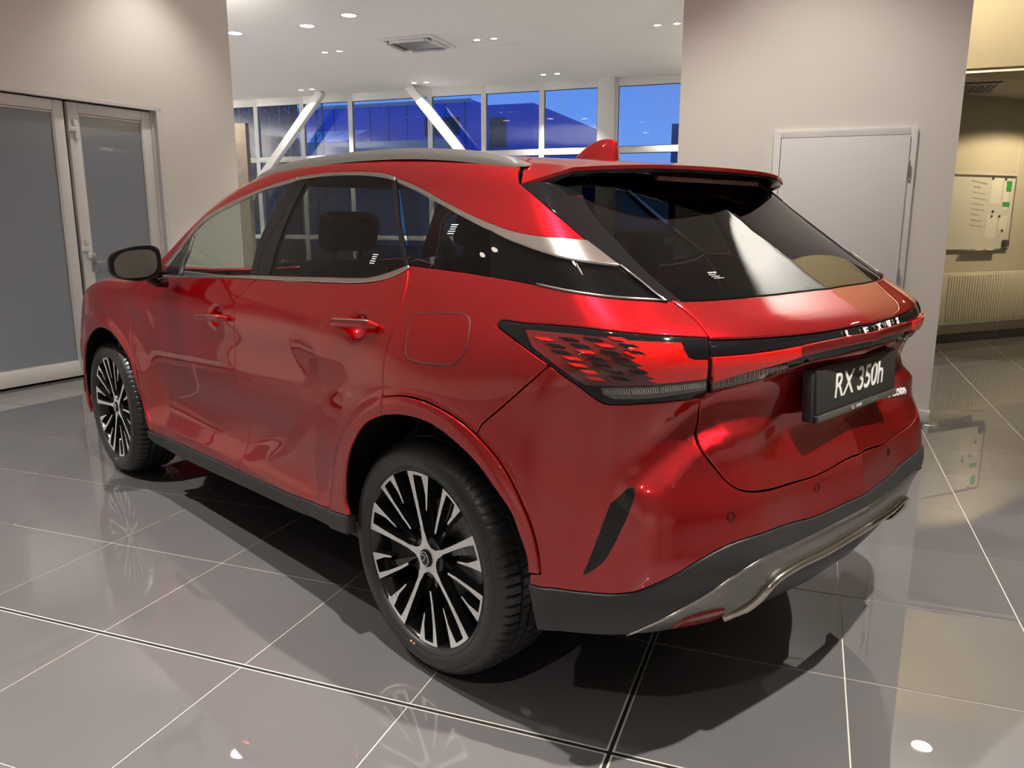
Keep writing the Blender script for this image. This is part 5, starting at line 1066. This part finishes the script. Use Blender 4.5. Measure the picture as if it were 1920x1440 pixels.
# --- cabin
def seat(x, y, w_=.26, back=.66, head=True, zb=.62):
    bm = bmesh.new(); add_box(bm, x - .05, x + .48, y - w_, y + w_, .42, .60, .05); s_ = bm_obj('seat', bm, SEAT, C_, smooth=True)
    bm = bmesh.new(); T = Matrix.Translation((x, y, zb)) @ Matrix.Rotation(math.radians(-16), 4, 'Y')
    add_box(bm, -.07, .07, -w_, w_, 0, back, .06)
    for v in bm.verts:
        if v.co.z > back * .6: v.co.y *= .82
    bmesh.ops.transform(bm, matrix=T, verts=bm.verts); bm_obj('backrest', bm, SEAT, s_, smooth=True)
    if head:
        bm = bmesh.new(); add_box(bm, -.05, .06, -.135, .135, back + .04, back + .21, .04, None); bmesh.ops.transform(bm, matrix=T, verts=bm.verts); add_box(bm, -.008, .008, -.07, -.055, back - .04, back + .08, 0, T); add_box(bm, -.008, .008, .055, .07, back - .04, back + .08, 0, T); bm_obj('headrest', bm, SEAT, s_, smooth=True)
for s in (1, -1): box('door_card', .62, 2.08, s * .80 if s > 0 else -.84, .84 if s > 0 else -.80, .72, 1.19, TRIMI, C_, bev=.01)
for y in (.38, -.38): seat(1.39, y)
for y in (.40, -.40): seat(.40, y, .30, .60, True, .60)
bm = bmesh.new(); add_box(bm, 1.98, 2.30, -.74, .74, .78, 1.10, .06); add_box(bm, .2, 2.1, -.12, .12, .35, .72, .03); add_box(bm, .0, 2.3, -.85, .85, .30, .36); add_box(bm, -.60, .10, -.62, .62, .66, .70)
bm_obj('dashboard', bm, TRIMI, C_, smooth=True)
ring = np.array([(0, .185 * math.cos(a), .185 * math.sin(a)) for a in np.linspace(0, 2 * PI, 33)[:-1]]); T = Matrix.Translation((1.80, .38, .98)) @ Matrix.Rotation(math.radians(-24), 4, 'Y')
V, F_ = tube_verts(ring, .015, 8, True); sw = mesh_obj('steering_wheel', [T @ Vector(v) for v in V], F_, TRIMI, C_, smooth=True)
bm = bmesh.new(); add_box(bm, -.02, .03, -.06, .06, -.06, .06, .02, T); add_box(bm, -.01, .01, -.18, .18, -.02, .02, .005, T); add_box(bm, .02, .18, -.03, .03, -.03, .03, 0, T); bm_obj('wheel_hub', bm, TRIMI, sw, smooth=True)
hl = panel('headliner', [['roof_rear', '-rail_in', 'roof_front']], BEIGE, C_, chart='Z', sym=True, g=.08, off=-.03, depth=.002)[0]
bm = bmesh.new()
for s in (1, -1):   # inner rear pillars
    q = [bm.verts.new(v) for v in ((-.20, s * .60, 1.52), (.02, s * .60, 1.52), (-.10, s * .70, 1.25), (-.62, s * .62, 1.25))]; bm.faces.new(q if s > 0 else q[::-1])
bm_obj('cabin_pillar', bm, TRIMI, C_)

# --- wheels
def arc_poly(pts): return [(r * math.cos(math.radians(a)), r * math.sin(math.radians(a))) for r, a in pts]
def interp_polar(pts, n=6):
    out = []
    for (r0, a0), (r1, a1) in zip(pts, pts[1:] + pts[:1]):
        for k in range(n): t = k / n; out.append((r0 + (r1 - r0) * t, a0 + (a1 - a0) * t))
    return out
def face_y(r): return .893 + .018 * (r / .28) ** 1.6
def spoke_mesh(poly, name, parent, depth=.030):
    """hook-shaped spoke: machined face, gloss black flanks"""
    P = arc_poly(poly); n = len(P); vs, es, fs, ov, _, _ = geometry.delaunay_2d_cdt([Vector(p) for p in P], [], [list(range(n))], 1, 1e-7)
    idx = {o: k for k, L in enumerate(ov) for o in L}
    V = [(v.x, face_y(v.length), v.y) for v in vs]; m = len(V)
    Pn = np.array(P); A = .5 * np.sum(Pn[:, 0] * np.roll(Pn[:, 1], -1) - np.roll(Pn[:, 0], -1) * Pn[:, 1])
    O = inset(Pn if A > 0 else Pn[::-1], -.0045); O = O if A > 0 else O[::-1]
    F_ = [tuple(f)[::-1] for f in fs]; MI = [0] * len(F_)
    for p in P: V.append((p[0], face_y(math.hypot(*p)) - .0012, p[1]))
    for p in O: V.append((p[0], face_y(math.hypot(*p)) - depth, p[1]))
    for i in range(n):
        j = (i + 1) % n; a, b = idx[i], idx[j]
        for f in ((a, b, m + j, m + i), (m + i, m + j, m + n + j, m + n + i)): F_.append(f if A > 0 else f[::-1]); MI.append(1)
    bm = bmesh.new(); vv = [bm.verts.new(v) for v in V]
    for f, k in zip(F_, MI):
        try: q = bm.faces.new([vv[t] for t in f]); q.material_index = k
        except ValueError: pass
    bmesh.ops.recalc_face_normals(bm, faces=bm.faces)
    return bm_obj(name, bm, ALU, parent, mats=[ALU, RIMB])
def build_wheel():
    prof = [(.262, .70), (.268, .73), (.262, .80), (.262, .86), (.276, .895), (.286, .910), (.291, .913), (.291, .905), (.284, .890)]
    wh = lathe('wheel', [(.291, .895), (.291, .909), (.2875, .911), (.2835, .909), (.279, .895), (.262, .86), (.255, .80), (.262, .72), (.262, .70)], RIMB, C_, 96)
    # tyre with cut shoulder blocks and three grooves
    tp = [(.283, .900), (.289, .914), (.300, .923), (.318, .929), (.338, .926), (.354, .916), (.366, .903), (.374, .890)]
    tread = [(.3785, .878), (.3800, .866), (.3815, .852), (.370, .850), (.370, .842), (.3825, .840), (.3835, .815), (.371, .813), (.371, .803), (.3838, .801), (.3838, .775), (.371, .773), (.371, .763), (.3835, .761), (.3825, .738), (.370, .736), (.370, .728), (.3815, .726), (.3785, .700)]
    rest = [(.366, .676), (.338, .655), (.31, .655), (.283, .68)]
    P = tp + tread + rest; NB = 76; n = NB * 6; V = []; F_ = []; k = len(P)
    for i in range(n):
        a = 2 * PI * i / n; b = i % 6
        for q, (r, h) in enumerate(P):
            dr = 0
            if 7 <= q <= 10 and b == 0: dr = -.006
            if q in (6,) and b == 0: dr = -.003
            if 12 <= q <= 23 and P[q][0] > .375 and (i + 3) % 6 == 0: dr = -.004
            if 24 <= q <= 26 and b == 0: dr = -.006
            V.append(((r + dr) * math.cos(a), h, (r + dr) * math.sin(a)))
    for i in range(n):
        j = (i + 1) % n
        for q in range(k - 1): F_.append((i * k + q, i * k + q + 1, j * k + q + 1, j * k + q))
    bm = bmesh.new(); vv = [bm.verts.new(v) for v in V]
    for f in F_: bm.faces.new([vv[t] for t in f])
    bmesh.ops.recalc_face_normals(bm, faces=bm.faces); bm_obj('tyre', bm, RUBBER, wh, smooth=True)
    # raised sidewall rings
    for r, y in ((.301, .9235), (.345, .9225)): lathe('sidewall_ring', [(r - .0012, y - .001), (r, y + .0012), (r + .0012, y - .001)], RUBBER, wh, 96)
    # spokes
    for k in range(5):
        t = 78 + 72 * k
        main = [(.060, t - 9), (.060, t + 14), (.090, t + 5.5), (.150, t + 3.2), (.220, t + 2.8), (.272, t + 3.2), (.2735, t + 12.5), (.215, t + 15.5), (.166, t + 15.2), (.160, t + 16.2), (.168, t + 17.2), (.220, t + 18.3), (.2835, t + 19.6), (.2835, t + 10), (.2835, t - 2.2), (.220, t - 2.0), (.150, t - 2.2), (.095, t - 3.0)]
        spoke_mesh(interp_polar(main, 3), 'spoke', wh)
        u = t + 36
        sec = [(.108, u + 4.5), (.150, u + 2.6), (.215, u + 1.9), (.274, u + 2.6), (.2745, u + 11.5), (.225, u + 13.6), (.192, u + 13.2), (.186, u + 14.2), (.193, u + 15.2), (.230, u + 16.3), (.2835, u + 17.3), (.2835, u + 8), (.2835, u - 1.6), (.215, u - 1.4), (.150, u - 1.2), (.108, u + .4)]
        spoke_mesh(interp_polar(sec, 3), 'short_spoke', wh, .026)
        # dark web behind the hooks
        bmw = bmesh.new()
        for ang, w_ in ((t + 8, .030), (u + 6, .024)):
            Rm = Matrix.Rotation(-math.radians(ang), 4, 'Y'); r = bmesh.ops.create_cube(bmw, size=1)['verts']
            for v in r:
                x, y, z = v.co; rr = .06 if x < 0 else .272; v.co = (rr, .855 + .008 * (rr > .1) + y * .018, z * (w_ if x > 0 else w_ * .55))
            bmesh.ops.transform(bmw, matrix=Rm, verts=r)
        bm_obj('spoke_web', bmw, RIMB, wh)
        nut = lathe('wheel_nut', [(0, .885), (.007, .885), (.009, .882), (.009, .868)], CHROME, wh, 6, smooth=False)
        nut.location = (.057 * math.cos(math.radians(t + 36)), -.012, .057 * math.sin(math.radians(t + 36)))
    lathe('hub_disc', [(.0, .880), (.030, .880), (.048, .884), (.064, .888), (.068, .880), (.068, .84)], RIMB, wh, 40)
    star = []
    for k in range(60):
        a = k * 6; star.append((.046 + .020 * (.5 + .5 * math.cos(math.radians(5 * (a - 80)))) ** 1.5, a))
    spoke_mesh(star, 'hub_star', wh, .012)
    cap = lathe('hub_cap', [(.0, .904), (.022, .9035), (.0275, .901), (.029, .896), (.029, .885)], BLACKG, wh, 40)
    V, F_ = tube_verts(np.array([(.0195 * math.cos(a), .9045, .0225 * math.sin(a)) for a in np.linspace(0, 2 * PI, 33)[:-1]]), .0014, 6, True); mesh_obj('cap_emblem', V, F_, LETTER, wh, smooth=True)
    bm = bmesh.new(); R9 = Matrix.Rotation(math.radians(90), 4, 'X')
    V = [(-.006, .9048, .016), (.010, .9048, .010), (.000, .9048, -.006), (-.014, .9048, -.010), (-.013, .9048, -.0135), (.004, .9048, -.010), (.006, .9048, -.006)]
    V, F_ = tube_verts(np.array([(.010, .9048, .012), (-.009, .9048, .010), (.004, .9048, -.008), (.013, .9048, -.012)]), .0015, 6); mesh_obj('cap_letter', V, F_, LETTER, wh, smooth=True)
    # brake disc and caliper
    lathe('brake_disc', [(.05, .80), (.165, .80), (.168, .795), (.168, .775), (.05, .775)], mat('brake_disc', (.28, .27, .26), .4, .9), wh, 48)
    bm = bmesh.new()
    for k in range(8):
        a = 15 + k * 6; add_box(bm, .12, .185, .77, .825, -.014, .014, .003, Matrix.Rotation(math.radians(a), 4, 'Y'))
    bm_obj('brake_caliper', bm, mat('caliper_grey', (.10, .10, .10), .5, .5), wh)
    lathe('wheel_barrel', [(.262, .86), (.250, .80), (.250, .68), (.0, .68)], DARK, wh, 48)
    # painted dots by the valve
    for a_, c_ in ((-80, (.75, .55, .25)), (-83, (.75, .30, .2))):
        d_ = lathe('tyre_dot', [(0, .9262), (.0045, .9262), (.005, .924)], mat('dot_%d' % a_, c_, .6), wh, 12); d_.location = (.302 * math.cos(math.radians(a_)), 0, .302 * math.sin(math.radians(a_)))
    return wh
bpy.context.view_layer.update()
w0 = build_wheel(); w0.location = (0, 0, .384)
def copy_wheel(x, flip):
    c = w0.copy(); sc.collection.objects.link(c); c.parent = C_; c.location = (x, 0, .384)
    if flip: c.rotation_euler = (0, 0, PI)
    else: c.rotation_euler = (0, 0, 0)
    for ch in list(w0.children):
        d = ch.copy(); sc.collection.objects.link(d); d.parent = c
    return c
wf = copy_wheel(2.85, False); wf.rotation_euler = (0, math.radians(9), 0)
copy_wheel(0, True); copy_wheel(2.85, True)
